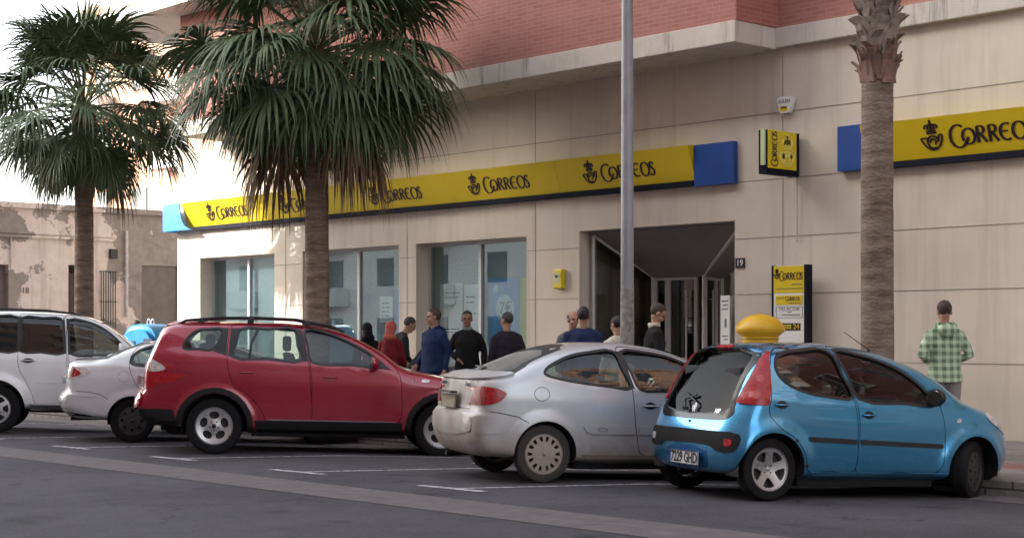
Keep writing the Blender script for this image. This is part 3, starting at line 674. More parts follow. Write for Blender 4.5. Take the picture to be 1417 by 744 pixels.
def sst(a,b,x):
    t=min(1,max(0,(x-a)/(b-a))); return t*t*(3-2*t)
def pillow(rear,top,front,bottom,Y,Rf,n=3.0,N=84,K=26,ring=12,inner=13,zc=.68,spine=.45):
    """closed solid from a side outline; rear bottom->top, top rear->front, front top->bottom, bottom front->rear; Y(x,z) half width; Rf(part) edge depth"""
    ctrl=rear+top+front+bottom; cc=catmull(ctrl,True,10); m=len(ctrl)
    i0=0; i1=len(rear)-1; i2=i1+len(top)+1; i3=i2+len(front)-1
    # rear: ctrl 0..i1 ; top: i1..i1+len(top)+1 ; front ; bottom
    def seg(a,b): return [cc[k%len(cc)] for k in range(a*10,b*10+1)]
    A=resample(seg(0,i1),K); B=resample(seg(i1,i2),N); C_=resample(seg(i2,i3),K); D=resample(seg(i3,m),N)
    xs=[p.x for p in cc]; x0=min(xs)+spine; x1=max(xs)-spine
    out=[]; 
    for p in A[:-1]: out.append((p,(x0,zc),Rf[0]))
    for j,p in enumerate(B[:-1]): f=j/N; out.append((p,(x0+(x1-x0)*f,zc),Rf[0]+(Rf[1]-Rf[0])*sst(0,.08,f)*(1-sst(.92,1,f))+(Rf[2]-Rf[0])*sst(.92,1,f)))
    for p in C_[:-1]: out.append((p,(x1,zc),Rf[2]))
    for j,p in enumerate(D[:-1]): f=j/N; out.append((p,(x1+(x0-x1)*f,zc),Rf[2]+(Rf[3]-Rf[2])*sst(0,.08,f)*(1-sst(.92,1,f))+(Rf[0]-Rf[2])*sst(.92,1,f)))
    fs=[]
    for k in range(ring+1):
        th=math.pi/2*k/ring; fs.append((math.sin(th)**(2/n),1-math.cos(th)**(2/n)))
    bm=bmesh.new(); T=len(out); rows=[]
    for (f,d) in fs+[(1,None)]*inner:
        rows.append(None)
    tot=len(rows)
    RR={+1:[],-1:[]}
    mid=[bm.verts.new((p.x,0,p.y)) for p,q,r in out]
    for sgn in (1,-1):
        RR[sgn].append(mid)
        for k in range(1,tot):
            row=[]
            for p,q,r in out:
                q=Vector(q); L=(q-p).length; r_=min(r,.85*L)
                if k<=ring: f,dd=fs[k]; s=r_*dd/L
                else: f=1; s=(r_+(L-r_)*(k-ring)/inner)/L
                v=p.lerp(q,s); y=Y(v.x,v.y)*f
                row.append(bm.verts.new((v.x,sgn*y,v.y)))
            RR[sgn].append(row)
        for a,b in zip(RR[sgn],RR[sgn][1:]):
            for i in range(T):
                q=(a[i],a[(i+1)%T],b[(i+1)%T],b[i]); bm.faces.new(q if sgn<0 else q[::-1])
    bmesh.ops.remove_doubles(bm,verts=bm.verts,dist=2e-5)
    bmesh.ops.dissolve_degenerate(bm,edges=bm.edges[:],dist=1e-6)
    bmesh.ops.recalc_face_normals(bm,faces=bm.faces)
    me=bpy.data.meshes.new('p'); bm.to_mesh(me); bm.free()
    for p in me.polygons: p.use_smooth=True
    return me
class Surf:
    def __init__(s,me):
        me.calc_loop_triangles(); s.me=me; s.vn=[v.normal.copy() for v in me.vertices]; s.co=[v.co.copy() for v in me.vertices]
        s.tris=[tuple(t.vertices) for t in me.loop_triangles]; s.b=BVHTree.FromPolygons(s.co,s.tris)
    def nrm(s,p,i):
        a,b,c=s.tris[i]; A,B,C_=s.co[a],s.co[b],s.co[c]; v0=B-A;v1=C_-A;v2=p-A
        d00=v0.dot(v0);d01=v0.dot(v1);d11=v1.dot(v1);d20=v2.dot(v0);d21=v2.dot(v1); dn=d00*d11-d01*d01
        if abs(dn)<1e-14: return s.vn[a]
        v=(d11*d20-d01*d21)/dn; w=(d00*d21-d01*d20)/dn; v=min(1,max(0,v)); w=min(1,max(0,w))
        return (s.vn[a]*(1-v-w)+s.vn[b]*v+s.vn[c]*w).normalized()
    def ray(s,o,d):
        h=s.b.ray_cast(o,d)
        if h[0] is None: return None
        return h[0],s.nrm(h[0],h[2])
    def transfer(s,me,paint=0,inner=1,tol=8e-4):
        N=[]; me.calc_loop_triangles() if 0 else None
        ln=[None]*len(me.loops)
        for p in me.polygons:
            c=p.center; loc,nn,idx,dist=s.b.find_nearest(c); on=dist<.012 and s.tris and s.nrm(loc,idx).dot(p.normal)>.55
            if on:
                ds=[s.b.find_nearest(me.vertices[me.loops[l].vertex_index].co) for l in p.loop_indices]
                on=all(d[3]<tol for d in ds)
            p.use_smooth=True
            p.material_index=paint if on else inner
            for k,l in enumerate(p.loop_indices):
                ln[l]=s.nrm(ds[k][0],ds[k][2]) if on else p.normal.copy()
        me.normals_split_custom_set(ln)
def panel(surf,poly,d,off=.003,th=.012,res=.05,holes=(),smooth=True,mirror=False,ang=40):
    """patch of the body surface seen along direction d; poly in (u,z), u to the right as seen"""
    d=Vector((d[0],d[1],0)).normalized(); u=Vector((d.y,-d.x,0)); bm=bmesh.new()
    V,F=tri2d(poly,holes,res); A={};B={}
    for i,v in enumerate(V):
        h=surf.ray(u*v.x+Vector((0,0,v.y))-d*6,d)
        if h: A[i]=bm.verts.new(h[0]+h[1]*off); B[i]=bm.verts.new(h[0]-h[1]*(th-off))
    cnt={}
    for f in F:
        if all(i in A for i in f):
            bm.faces.new([A[i] for i in f])
            for i in range(len(f)):
                e=(f[i],f[(i+1)%len(f)]); cnt.setdefault(tuple(sorted(e)),[]).append(e)
    for k,l in cnt.items():
        if len(l)==1:
            a,b=l[0]
            try: bm.faces.new((A[b],A[a],B[a],B[b]))
            except ValueError: pass
    for v in list(bm.verts):
        if not v.link_faces: bm.verts.remove(v)
    if mirror:
        g=bmesh.ops.duplicate(bm,geom=bm.verts[:]+bm.edges[:]+bm.faces[:]); vs=[x for x in g['geom'] if isinstance(x,bmesh.types.BMVert)]
        for v in vs: v.co.y*=-1
    bm.normal_update()
    if sum(f.normal.dot(d)*f.calc_area() for f in bm.faces)>0 and not mirror:
        bmesh.ops.reverse_faces(bm,faces=bm.faces[:])
    if mirror: bmesh.ops.recalc_face_normals(bm,faces=bm.faces[:])
    me=bpy.data.meshes.new('panel'); bm.to_mesh(me); bm.free()
    for p in me.polygons: p.use_smooth=True
    me.set_sharp_from_angle(angle=R(ang)); return me
def ribbon(L,w):
    """closed polygon round a polyline"""
    L=[Vector(p) for p in L]; a=[];b=[]
    for i,p in enumerate(L):
        t=(L[min(i+1,len(L)-1)]-L[max(i-1,0)]).normalized(); n=Vector((-t.y,t.x))*w/2; a.append(tuple(p+n)); b.append(tuple(p-n))
    return a+b[::-1]
def grow(poly,g):
    P=[Vector(p) for p in poly]; n=len(P); A=sum(P[i].x*P[(i+1)%n].y-P[(i+1)%n].x*P[i].y for i in range(n)); s=1 if A>0 else -1; out=[]
    for i in range(n):
        e1=(P[i]-P[i-1]).normalized(); e2=(P[(i+1)%n]-P[i]).normalized(); n1=Vector((e1.y,-e1.x))*s; n2=Vector((e2.y,-e2.x))*s
        m=(n1+n2); l=m.length
        if l<1e-3: m=n1; k=1
        else: m=m/l; k=1/max(.45,m.dot(n1))
        out.append(tuple(P[i]+m*g*k))
    return out
def rnd(poly,sub=4): return [tuple(p) for p in catmull(poly,True,sub)]
def prism(poly,y0,y1):
    bm=bmesh.new(); a=[bm.verts.new((x,y0,z)) for x,z in poly]; b=[bm.verts.new((x,y1,z)) for x,z in poly]; k=len(poly)
    bm.faces.new(a); bm.faces.new(b[::-1])
    for i in range(k): bm.faces.new((a[i],b[i],b[(i+1)%k],a[(i+1)%k]))
    bmesh.ops.recalc_face_normals(bm,faces=bm.faces); bmesh.ops.triangulate(bm,faces=[f for f in bm.faces if len(f.verts)>4])
    me=bpy.data.meshes.new('c'); bm.to_mesh(me); bm.free(); return me
def prismx(poly,x0,x1):
    bm=bmesh.new(); a=[bm.verts.new((x0,y,z)) for y,z in poly]; b=[bm.verts.new((x1,y,z)) for y,z in poly]; k=len(poly)
    bm.faces.new(a); bm.faces.new(b[::-1])
    for i in range(k): bm.faces.new((a[i],b[i],b[(i+1)%k],a[(i+1)%k]))
    bmesh.ops.recalc_face_normals(bm,faces=bm.faces)
    me=bpy.data.meshes.new('c'); bm.to_mesh(me); bm.free(); return me
def cylmesh(x,z,r,y0,y1,n=40):
    bm=bmesh.new(); lathe(bm,[(0,y0),(r,y0),(r,y1),(0,y1)],n,'y',(x,0,z)); bmesh.ops.recalc_face_normals(bm,faces=bm.faces)
    me=bpy.data.meshes.new('c'); bm.to_mesh(me); bm.free(); return me
def make_wheel(parent,pos,r,rr,w,kind,steer=0,side=-1,dusty=False,spare=None):
    """outer face towards -y (side=-1)"""
    e=empty('wheel',pos,(0,0,R(steer)+(0 if side<0 else math.pi)),parent)
    bm=bmesh.new(); h=w/2
    prof=[(rr*.97,h*.80),(rr*1.02,h*.93),(rr*1.10,h*.98),(r*.90,h*.98),(r*.965,h*.88),(r*.992,h*.66),(r,h*.3),(r*.990,h*.28),(r*.990,h*.22),(r,h*.2),(r,-h*.2),(r*.990,-h*.22),(r*.990,-h*.28),(r,-h*.3),(r*.992,-h*.66),(r*.965,-h*.88),(r*.90,-h*.98),(rr*1.10,-h*.98),(rr*1.02,-h*.93),(rr*.97,-h*.80)]
    lathe(bm,prof,56,'y'); bmesh.ops.recalc_face_normals(bm,faces=bm.faces)
    obj('tyre',bm,M['tyre_dusty'] if dusty else M['tyre'],e,smooth=True,ang=40)
    bm=bmesh.new(); lathe(bm,[(rr*.97,h*.8),(rr*.90,h*.5),(rr*.86,-h*.3),(rr*.93,-h*.70),(rr*1.0,-h*.90),(rr*1.03,-h*.90),(rr*1.03,-h*.84)],48,'y')
    lathe(bm,[(0,h*.1),(rr*.5,h*.1),(rr*.55,h*.3),(0,h*.3)],24,'y')
    def circ(R_,n=48,c=(0,0),a0=0): return [(c[0]+R_*math.cos(2*math.pi*k/n+a0),c[1]+R_*math.sin(2*math.pi*k/n+a0)) for k in range(n)]
    holes=[]; O=rr*.95; mt=M['alloy']; dome=.018
    pol=lambda a,q:(q*rr*math.cos(a),q*rr*math.sin(a))
    if kind=='oval5':
        for k in range(5):
            a=2*math.pi*k/5+R(90); c=pol(a,.58); ov=[]
            for j in range(20):
                t=2*math.pi*j/20; rx=.20*rr*math.cos(t); tx=.27*rr*math.sin(t); ov.append((c[0]+rx*math.cos(a)-tx*math.sin(a),c[1]+rx*math.sin(a)+tx*math.cos(a)))
            holes.append(ov); holes.append(circ(.045*rr,8,pol(a+R(36),.24)))
    elif kind=='spoke5':
        for k in range(5):
            a=2*math.pi*k/5+R(90)+R(36); h_=[]
            for da,q in ((-22,.84),(-11,.87),(0,.88),(11,.87),(22,.84),(20,.66),(13,.48),(0,.38),(-13,.48),(-20,.66)): h_.append(pol(a+R(da),q))
            holes.append(h_)
        for k in range(4): holes.append(circ(.045*rr,8,pol(R(45+90*k),.22)))
    elif kind=='cap14':
        mt=M['hub']; dome=.022
        for k in range(14):
            a=2*math.pi*k/14; s=1 if k%2 else -1; h_=[]
            for da,q in ((-6.5,.86),(6.5,.86),(5.5+s*2,.62),(-5.5+s*2,.62)): h_.append(pol(a+R(da),q))
            holes.append(h_)
    elif kind=='steel':
        mt=M['steel']
        for k in range(8): holes.append(circ(.10*rr,10,pol(2*math.pi*k/8,.68)))
    else:
        for k in range(6):
            a=2*math.pi*k/6; h_=[]
            for da,q in ((-20,.84),(0,.87),(20,.84),(13,.5),(-13,.5)): h_.append(pol(a+R(da),q))
            holes.append(h_)
    yy=-h*.80
    fn=lambda u,v,d:(u,yy-dome*math.cos(min(1,math.hypot(u,v)/rr)*1.5)+.05*0+d,v)
    if kind=='spoke5': fn=lambda u,v,d:(u,yy+.035*(1-min(1,(math.hypot(u,v)/rr)))+d,v)
    if kind=='oval5': fn=lambda u,v,d:(u,yy+.03*math.sin(min(1,math.hypot(u,v)/rr)*math.pi)*.6-.008+d,v)
    plate(circ(O),holes,fn,.022,bm,res=rr*.16)
    obj('rim',bm,mt,e,smooth=True,ang=38)
    b=bmesh.new(); lathe(b,[(0,yy-dome-.012),(rr*.10,yy-dome-.010),(rr*.12,yy-dome+.01)],20,'y') if kind!='spoke5' else lathe(b,[(0,yy+.022),(rr*.1,yy+.024),(rr*.12,yy+.04)],20,'y')
    bmesh.ops.recalc_face_normals(b,faces=b.faces); obj('hub_cap',b,M['black'] if kind=='oval5' else mt,e,smooth=True)
    b=bmesh.new(); lathe(b,[(0,h*0),(rr*.84,h*0),(rr*.84,h*.05),(0,h*.05)],24,'y'); obj('brake_disc',b,M['steel'],e)
    return e
def seat(parent,x,y,w=.46,h=.62,z=.30):
    bm=bmesh.new(); box(bm,(x,y-w/2,z),(x+.5,y+w/2,z+.16),.05)
    v0=len(bm.verts); box(bm,(x-.12,y-w/2,z+.14),(x+.02,y+w/2,z+.14+h),.05); bm.verts.ensure_lookup_table()
    for v in bm.verts[v0:]: v.co.x-=(v.co.z-z-.14)*.28
    v1=len(bm.verts); box(bm,(x-.30,y-.13,z+.16+h),(x-.20,y+.13,z+.36+h),.04)
    obj('seat',bm,M['cloth'],parent,smooth=True,ang=50)
def build_car(name,label,P):
    c,s_=math.cos(R(HEAD)),math.sin(R(HEAD))
    # place
    x_,D=P['at']; X=c*x_-s_*D; Yw=s_*x_+c*D; hd=R(HEAD+P['alpha']); W=P['W']; wt=W-.035
    ox=X-math.sin(hd)*wt; oy=Yw+math.cos(hd)*wt
    zr=gz(oy); zf=gz(oy+math.sin(hd)*P['wb']); pitch=math.atan2(zr-zf,P['wb'])+P.get('pitch',0)
    root=empty(name,(ox,oy,zr),(0,pitch,hd)); tag(root,label,'car','cars parked side by side in the angled bays')
    belt=P['belt']; tk=P['tumble']; sh_=P.get('shoulder',.02); ra=P['ra']; axles=[0,P['wb']]; rw=P['r']
    x0,x1=P['xr'],P['xf']
    def Yf(x,z):
        b=belt(x); y=W
        y-=.012*((z-.55)/.25)**2 if z<.55 else 0
        y-=.02*sst(b-.22,b,z)
        if z>b: y-=sh_*sst(b,b+.035,z)+tk*(z-b)+P.get('tk2',.10)*max(0,z-b)**2
        y-=P.get('pf',.16)*(max(0,x-(x1-1.05))/1.05)**2.6+P.get('pr',.10)*(max(0,(x0+.8)-x)/.8)**2.4
        y-=P.get('crease',.0)*math.exp(-((z-P.get('crz',.6))/.05)**2)
        fl=0
        for xa in axles:
            d=math.hypot(x-xa,z-rw); fl=max(fl,P.get('flare',.018)*(1-sst(ra+.02,ra+P.get('flw',.14),d)))
        if z<b: y+=fl
        return y
    outer=pillow(P['rear'],P['top'],P['front'],P['bottom'],Yf,P['Rf'],n=P.get('n',3.2),zc=P.get('zc',.62)); S=Surf(outer)
    Yc=lambda x,z:Yf(x,z)-.055
    cab=P['cabin']; cabm=pillow(*cab,Yc,(.10,.14,.10,.06),n=4,N=40,K=12,ring=6,inner=5,zc=.75,spine=.3)
    sh=boolean(outer,cabm,'DIFFERENCE')
    bmw=[]
    for nm,poly,dark in P['sidewins']: bmw.append(prism(rnd(poly,3),-1.3,1.3))
    for m_ in bmw: sh=boolean(sh,m_,'DIFFERENCE')
    if P.get('windshield'): sh=boolean(sh,prismx(P['windshield'],P['wsx'],P['wsx']+3),'DIFFERENCE')
    if P.get('rearwin'): sh=boolean(sh,prismx(rnd(P['rearwin'],3),P['rwx']-3,P['rwx']),'DIFFERENCE')
    for xa in axles:
        for sg in (-1,1):
            a,b=sorted((sg*(W-.27),sg*(W+.3))); sh=boolean(sh,cylmesh(xa,rw+P.get('az',0),ra,a,b),'DIFFERENCE')
    # dark chassis base cut? doors
    pm=[P['paint'],M['inner']]
    doors=[]
    for k,dp in enumerate(P['doors']):
        dp=rnd(dp,4); dm=boolean(sh,prism(grow(dp,-.0035),-1.3,-.38),'INTERSECT'); sh=boolean(sh,prism(grow(dp,.0035),-1.3,-.38),'DIFFERENCE')
        S.transfer(dm); d_=obj('door',dm,pm,root); doors.append(d_)
    S.transfer(sh); body=obj('body',sh,pm,root)
    for k,(nm,poly,dark) in enumerate(P['sidewins']):
        par=root; di=P['windoor'][k]
        if di is not None: par=doors[di]
        gm=M[dark]; q=rnd(poly,3)
        g=obj('window',panel(S,grow(q,.012),(0,1),-.014,.004,.06),gm,par); far=panel(S,grow(q,.012),(0,1),-.014,.004,.06)
        for v in far.vertices: v.co.y*=-1
        far.flip_normals(); obj('window',far,gm,root)
        tr=panel(S,grow(q,P.get('sealw',.02)),(0,1),.0035,.02,.03,holes=[grow(q,-.006)]); obj('window_seal',tr,M['seal'],g)
    if P.get('windshield'): obj('windshield',panel(S,grow(P['windshield'],.015) if P['windshield'][0][0]<0 else P['windshield'],(-1,0),-.012,.004,.08),M['carglass'],root)
    if P.get('rearwin'):
        q=rnd([(-a,b) for a,b in P['rearwin']],3); g=obj('rear_window',panel(S,grow(q,.015),(1,0),-.010,.004,.06),M[P.get('rwg','rearglass')],root)
        obj('window_seal',panel(S,grow(q,.03),(1,0),.002,.02,.05,holes=[grow(q,-.03)]),M['seal'],g)
    # wells, underbody
    for xa in axles:
        for sg in (-1,1):
            bm=bmesh.new(); ring=[]
            for yy in (sg*(W-.275),sg*(W-.06)):
                ring.append([bm.verts.new((xa+(ra-.004)*math.cos(R(k*7.5-10)),yy,rw+P.get('az',0)+(ra-.004)*math.sin(R(k*7.5-10)))) for k in range(28)])
            for k in range(27): bm.faces.new((ring[0][k],ring[0][k+1],ring[1][k+1],ring[1][k]))
            bm.faces.new(ring[0]); obj('wheel_well',bm,M['inner'],root)
        bm=bmesh.new(); tube(bm,[(xa,-W+.2,rw),(xa,W-.2,rw)],.04,8); obj('axle',bm,M['inner'],root)
    bm=bmesh.new(); box(bm,(ra+.05,-W+.16,P['zb']-.05),(P['wb']-ra-.05,W-.16,P['zb']+.06),.02); tube(bm,[(x0+.12,W*.4,P['zb']+.05),(x0+.5,W*.4,P['zb']+.06)],.03,8); obj('underbody',bm,M['inner'],root)
    for i,xa in enumerate(axles):
        for sg in (-1,1):
            kd=P['wheel'] if not (i==1 and P.get('fwheel')) else P['fwheel']
            make_wheel(root,(xa,sg*(W-.035-P['tw']/2),rw),rw,P['rr'],P['tw'],kd,P.get('steer',0) if i else 0,sg,P.get('dusty',False))
    for sx in P['seats']:
        for sy in (-.36,.36): seat(root,sx,sy,.48,P.get('sh',.62),P.get('sz',.30))
    bm=bmesh.new(); box(bm,(P['dash'],-W+.16,.5),(P['dash']+.45,W-.16,P['dashz']),.05); lathe(bm,[(.17,-.012),(.185,0),(.17,.012),(.155,0),(.17,-.012)],24,'z',(0,0,0)) if 0 else None
    obj('dashboard',bm,M['inner'],root)
    bm=bmesh.new(); rings=[]; 
    for k in range(24):
        a=2*math.pi*k/24; p=Vector((P['dash']-.12+.16*math.sin(a)*.45,.36+.18*math.cos(a),P['dashz']-.02+.17*math.sin(a))); rings.append(p)
    tube(bm,rings+[rings[0]],.014,6); obj('steering_wheel',bm,M['black'],root)
    return root,S,doors,body,Yf
def mirror_part(root,x,z,W,paint,y=-1,size=(.13,.22,.15),black=True):
    bm=bmesh.new(); ellipsoid(bm,(x,y*(W+.10),z),(size[0]*.55,size[1]*.5,size[2]*.5),u=16,v=10)
    for v in bm.verts:
        if v.co.x<x-.015: v.co.x=x-.015
    m=obj('side_mirror',bm,paint,root,smooth=True,ang=40)
    bm=bmesh.new(); ellipsoid(bm,(x-.018,y*(W+.10),z),(.004,size[1]*.42,size[2]*.4)); obj('mirror_glass',bm,M['chrome'],m)
    bm=bmesh.new(); tube(bm,[(x+.02,y*(W-.08),z-.05),(x+.01,y*(W+.05),z-.04)],[(.03,.03),(.03,.025)],8); obj('mirror_arm',bm,M['black'],m)
def handle(door,S,x,z,m,l=.17,h=.035,scoop=True):
    if scoop:
        o=obj('handle_recess',panel(S,rnd([(x-l*.45,z),(x,z+h*.95),(x+l*.45,z),(x,z-h*.95)],5),(0,1),.001,.004,.02),M['seal'],door)
    h0=S.ray(Vector((x-l/2,-3,z)),Vector((0,1,0)));h1=S.ray(Vector((x+l/2,-3,z)),Vector((0,1,0)))
    a,b=h0[0],h1[0]; o=Vector((0,-.022,0)); bm=bmesh.new()
    tube(bm,[a+Vector((0,.005,0)),a.lerp(b,.12)+o,a.lerp(b,.5)+o*1.15,a.lerp(b,.88)+o,b+Vector((0,.005,0))],[(h*.3,.006),(h*.42,.008),(h*.42,.009),(h*.42,.008),(h*.3,.006)],10)
    obj('handle',bm,m,door,smooth=True)
sym=lambda L:L+[(-a,b) for a,b in reversed(L)]
# ---------------------------------------------------------------- blue city car
BLUE=mat('metallic_blue_paint',(.055,.32,.60),.24,.75,coat=1,var=.04,scale=3,dirt=((.16,.14,.13),.22,.5))
P=dict(at=(2.334,14.47),alpha=25,W=.815,wb=2.34,r=.288,rr=.195,tw=.17,ra=.335,az=.0,pitch=R(.6),
 xr=-.42,xf=3.01,zb=.17,belt=lambda x:.90-.0*x+.03*sst(1.2,0,x),tumble=.22,tk2=.22,shoulder=.018,pf=.20,pr=.035,flare=.03,flw=.16,paint=BLUE,
 rear=[(-.36,.235),(-.415,.36),(-.425,.50),(-.41,.63),(-.375,.74)],
 top=[(-.325,.87),(-.235,1.08),(-.12,1.29),(-.03,1.395),(.12,1.425),(.45,1.455),(.85,1.465),(1.22,1.44),(1.55,1.375),(1.95,1.235),(2.27,1.03),(2.45,.955),(2.70,.875),(2.86,.79)],
 front=[(2.95,.68),(3.0,.55),(3.01,.40),(2.98,.27),(2.90,.18)],
 bottom=[(2.6,.165),(1.9,.165),(1.2,.165),(.6,.165),(.1,.19),(-.2,.215)],
 Rf=(.19,.22,.34,.12),n=3.0,zc=.62,
 cabin=([(-.22,.45),(-.27,.7),(-.20,.93)],[(-.02,1.25),(.2,1.37),(.85,1.405),(1.3,1.37),(1.7,1.27)],[(2.0,1.08),(2.12,.90),(2.05,.6)],[(1.9,.24),(1.0,.235),(.5,.26),(.15,.42)]),
 sidewins=[('w',[(.175,1.13),(.14,1.22),(.17,1.295),(.27,1.34),(.50,1.375),(.775,1.385),(.86,1.17),(.95,.965),(.70,.965),(.45,1.0),(.27,1.06)],'darkglass'),
           ('w',[(.87,1.38),(1.10,1.365),(1.36,1.30),(1.60,1.195),(1.80,1.05),(1.90,.915),(1.55,.925),(1.03,.955),(.94,1.17)],'carglass')],
 windoor=[0,1],
 doors=[[(.02,.80),(.06,.98),(.08,1.2),(.16,1.35),(.42,1.41),(.80,1.425),(.885,1.18),(.975,.90),(1.0,.6),(.975,.285),(.70,.275),(.44,.28),(.405,.42),(.30,.56),(.12,.67)],
        [(.84,1.42),(1.10,1.40),(1.40,1.325),(1.70,1.175),(1.93,.97),(2.0,.80),(2.02,.55),(1.96,.28),(1.5,.27),(1.0,.275),(1.02,.6),(1.0,.90),(.905,1.18)]],
 rearwin=sym([(.52,1.345),(.545,1.15),(.56,.96),(.575,.83),(.52,.775)]),rwx=.1,
 windshield=[(-.50,1.36),(.50,1.36),(.63,1.02),(-.63,1.02)],wsx=1.35,
 wheel='spoke5',fwheel='steel',steer=30,seats=[.95,.12],sh=.55,dash=1.85,dashz=.93)
P['doors']=[[(x-.065,z) for x,z in d] for d in P['doors']]; P['sidewins']=[(n_,[(x-.06,z) for x,z in d],g_) for n_,d,g_ in P['sidewins']]
root,S,doors,body,Yf=build_car('parked_car','light blue five door hatchback with large red teardrop tail lights, nearest of the parked cars',P)
obj('tailgate_glass',panel(S,rnd(sym([(.60,1.37),(.585,1.2),(.56,1.0),(.60,.86),(.625,.78),(.55,.725),(.3,.712)]),4),(1,0),.004,.012,.05,holes=[rnd(sym([(.50,1.32),(.52,1.15),(.53,.96),(.545,.84),(.49,.79)]),4)]),mat('black_glass_border',(.006,.006,.008),.15,spec=.4),root)
for sg in (-1,1):
    q=rnd([(.455,1.352),(.41,1.30),(.33,1.10),(.255,.93),(.235,.885),(.38,.868),(.515,.872),(.525,.93),(.515,1.08),(.49,1.25)],4)
    me=panel(S,q,(1,1),.016,.022,.035)
    if sg>0:
        for v in me.vertices: v.co.y*=-1
        me.flip_normals()
    tl=obj('tail_light',me,M['red_lens'],root)
    for cz,cu,r_ in ((1.10,.43,.034),(.955,.40,.05)):
        m2=panel(S,[(cu+r_*math.cos(k*.42),cz+r_*math.sin(k*.42)) for k in range(15)],(1,1),.0185,.004,.02)
        if sg>0:
            for v in m2.vertices: v.co.y*=-1
            m2.flip_normals()
        obj('lamp',m2,mat('bright_red_lens',(.42,.012,.012),.15,coat=.6),tl)
obj('rear_spoiler_trim',panel(S,sym([(.56,1.415),(.50,1.385)]),(1,0),.006,.02,.04),BLUE,root)
obj('brake_light',panel(S,sym([(.13,1.402),(.12,1.380)]),(1,0),.014,.02,.04),M['red_lens'],root)
bl=obj('bumper',panel(S,rnd([(-.74,.600),(-.4,.612),(0,.615),(.4,.612),(.74,.600),(.77,.56),(.74,.46),(.62,.425),(.50,.435),(.42,.47),(.2,.485),(-.2,.485),(-.42,.47),(-.50,.435),(-.62,.425),(-.74,.46),(-.77,.56)],3),(1,0),.012,.02,.04),M['cladding'],root)
for sg in (-1,1): obj('fog_light',panel(S,rnd([(sg*.61,.545),(sg*.70,.54),(sg*.69,.495),(sg*.61,.49)],3),(1,0),.016,.01,.03),M['red_lens'] if sg>0 else M['clear_lens'],bl)
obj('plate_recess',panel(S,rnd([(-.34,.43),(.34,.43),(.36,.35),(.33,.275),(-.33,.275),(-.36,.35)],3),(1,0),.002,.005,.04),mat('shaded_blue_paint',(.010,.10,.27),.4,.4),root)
def plate_on(root,x,y0,z,w,h,text,tilt=0,m=None,inkm=None,size=.115):
    e=obj('number_plate',BX((-.006,-w/2,-h/2),(.006,w/2,h/2),.003),m or mat('plate_white',(.62,.62,.64),.4),root,loc=(x,y0,z)); e.rotation_euler=(0,tilt,0)
    bm=bmesh.new()
    for a_,b_,c_,d_ in ((-w/2,-h/2,w/2,-h/2+.006),(-w/2,h/2-.006,w/2,h/2),(-w/2,-h/2,-w/2+.006,h/2),(w/2-.006,-h/2,w/2,h/2)): box(bm,(-.0085,a_,b_),(-.0062,c_,d_))
    obj('border',bm,inkm or M['ink'],e)
    mw_=Matrix.Translation((-.008,0,-.002))@Matrix.Rotation(R(-90),4,'Z')@Matrix.Rotation(R(90),4,'X')
    if text: textmesh('lettering',text,size,inkm or M['ink'],e,Matrix.Translation((0,-.02,0))@mw_,.001,sx=.76,bold=.0035)
    if text:
        obj('blue_strip',BX((-.0083,w/2-.042,-h/2+.006),(-.0062,w/2-.006,h/2-.006)),SB,e)
    return e
plate_on(root,-.452,0,.345,.52,.125,'7229 GHD',.0,size=.135)
# lion badge and 107
bm=bmesh.new(); f=lambda u,v,d:(-.378-.002-d+(v*.07*.42),-.02-u*.075,.775+v*.075)
strokes(bm,[[(0,1.0),(.15,1.1),(.3,1.0),(.25,.8),(.1,.7)],[(.1,.9),(0,.6),(.1,.3),(.0,0)],[(.1,.6),(.4,.7),(.5,.9)],[(.1,.4),(.4,.4),(.5,.55)],[(.1,.3),(.35,.2),(.45,0)],[(0,.4),(-.25,.3),(-.3,.6),(-.15,.8)]],f,.16,.22,.002); obj('badge',bm,mat('satin_badge',(.5,.5,.52),.45,.3),root)
tm=textmesh('badge','107',.06,M['chrome'],root,Matrix.Translation((-.372,-.44,.795))@Matrix.Rotation(R(-90),4,'Z')@Matrix.Rotation(R(68),4,'X'),.001,sx=1.1)
bm=bmesh.new(); b0=Vector((-.365,.10,.80)); tube(bm,[b0+Vector((-.02,0,0)),(-.335,.19,.885),(-.315,.02,.93)],.012,6); tube(bm,[(-.30,.26,.955),(-.345,-.02,.865)],.009,6); lathe(bm,[(0,0),(.03,0),(.03,.03),(0,.03)],12,'z',(-.385,.10,.785)); obj('rear_wiper',bm,M['black'],root)
h=S.ray(Vector((-3,0,.685)),Vector((1,0,0)))[0]; bm=bmesh.new(); ellipsoid(bm,h,(.012,.014,.014)); obj('boot_lock',bm,M['seal'],root)
obj('door_strip',panel(S,([(.97,.572),(1.925,.542),(1.935,.52),(1.925,.499),(.97,.525)]),(0,1),.012,.02,.05),M['black'],doors[1])
obj('door_strip',panel(S,([(.39,.592),(.92,.574),(.92,.527),(.41,.545),(.385,.565)]),(0,1),.012,.02,.05),M['black'],doors[0])
obj('sill_panel',panel(S,[(.40,.268),(1.99,.262),(1.95,.19),(.44,.19)],(0,1),.010,.02,.05),BLUE,root)
handle(doors[0],S,.09,.875,BLUE,.15,.04); handle(doors[1],S,1.06,.80,BLUE,.15,.04)
obj('mirror_corner',panel(S,[(1.78,.925),(1.92,.90),(1.84,.99)],(0,1),.010,.02,.04),M['black'],doors[1])
mirror_part(root,1.80,.985,.74,M['black'],-1,(.16,.24,.17)); mirror_part(root,1.80,.985,.74,M['black'],1,(.16,.24,.17))
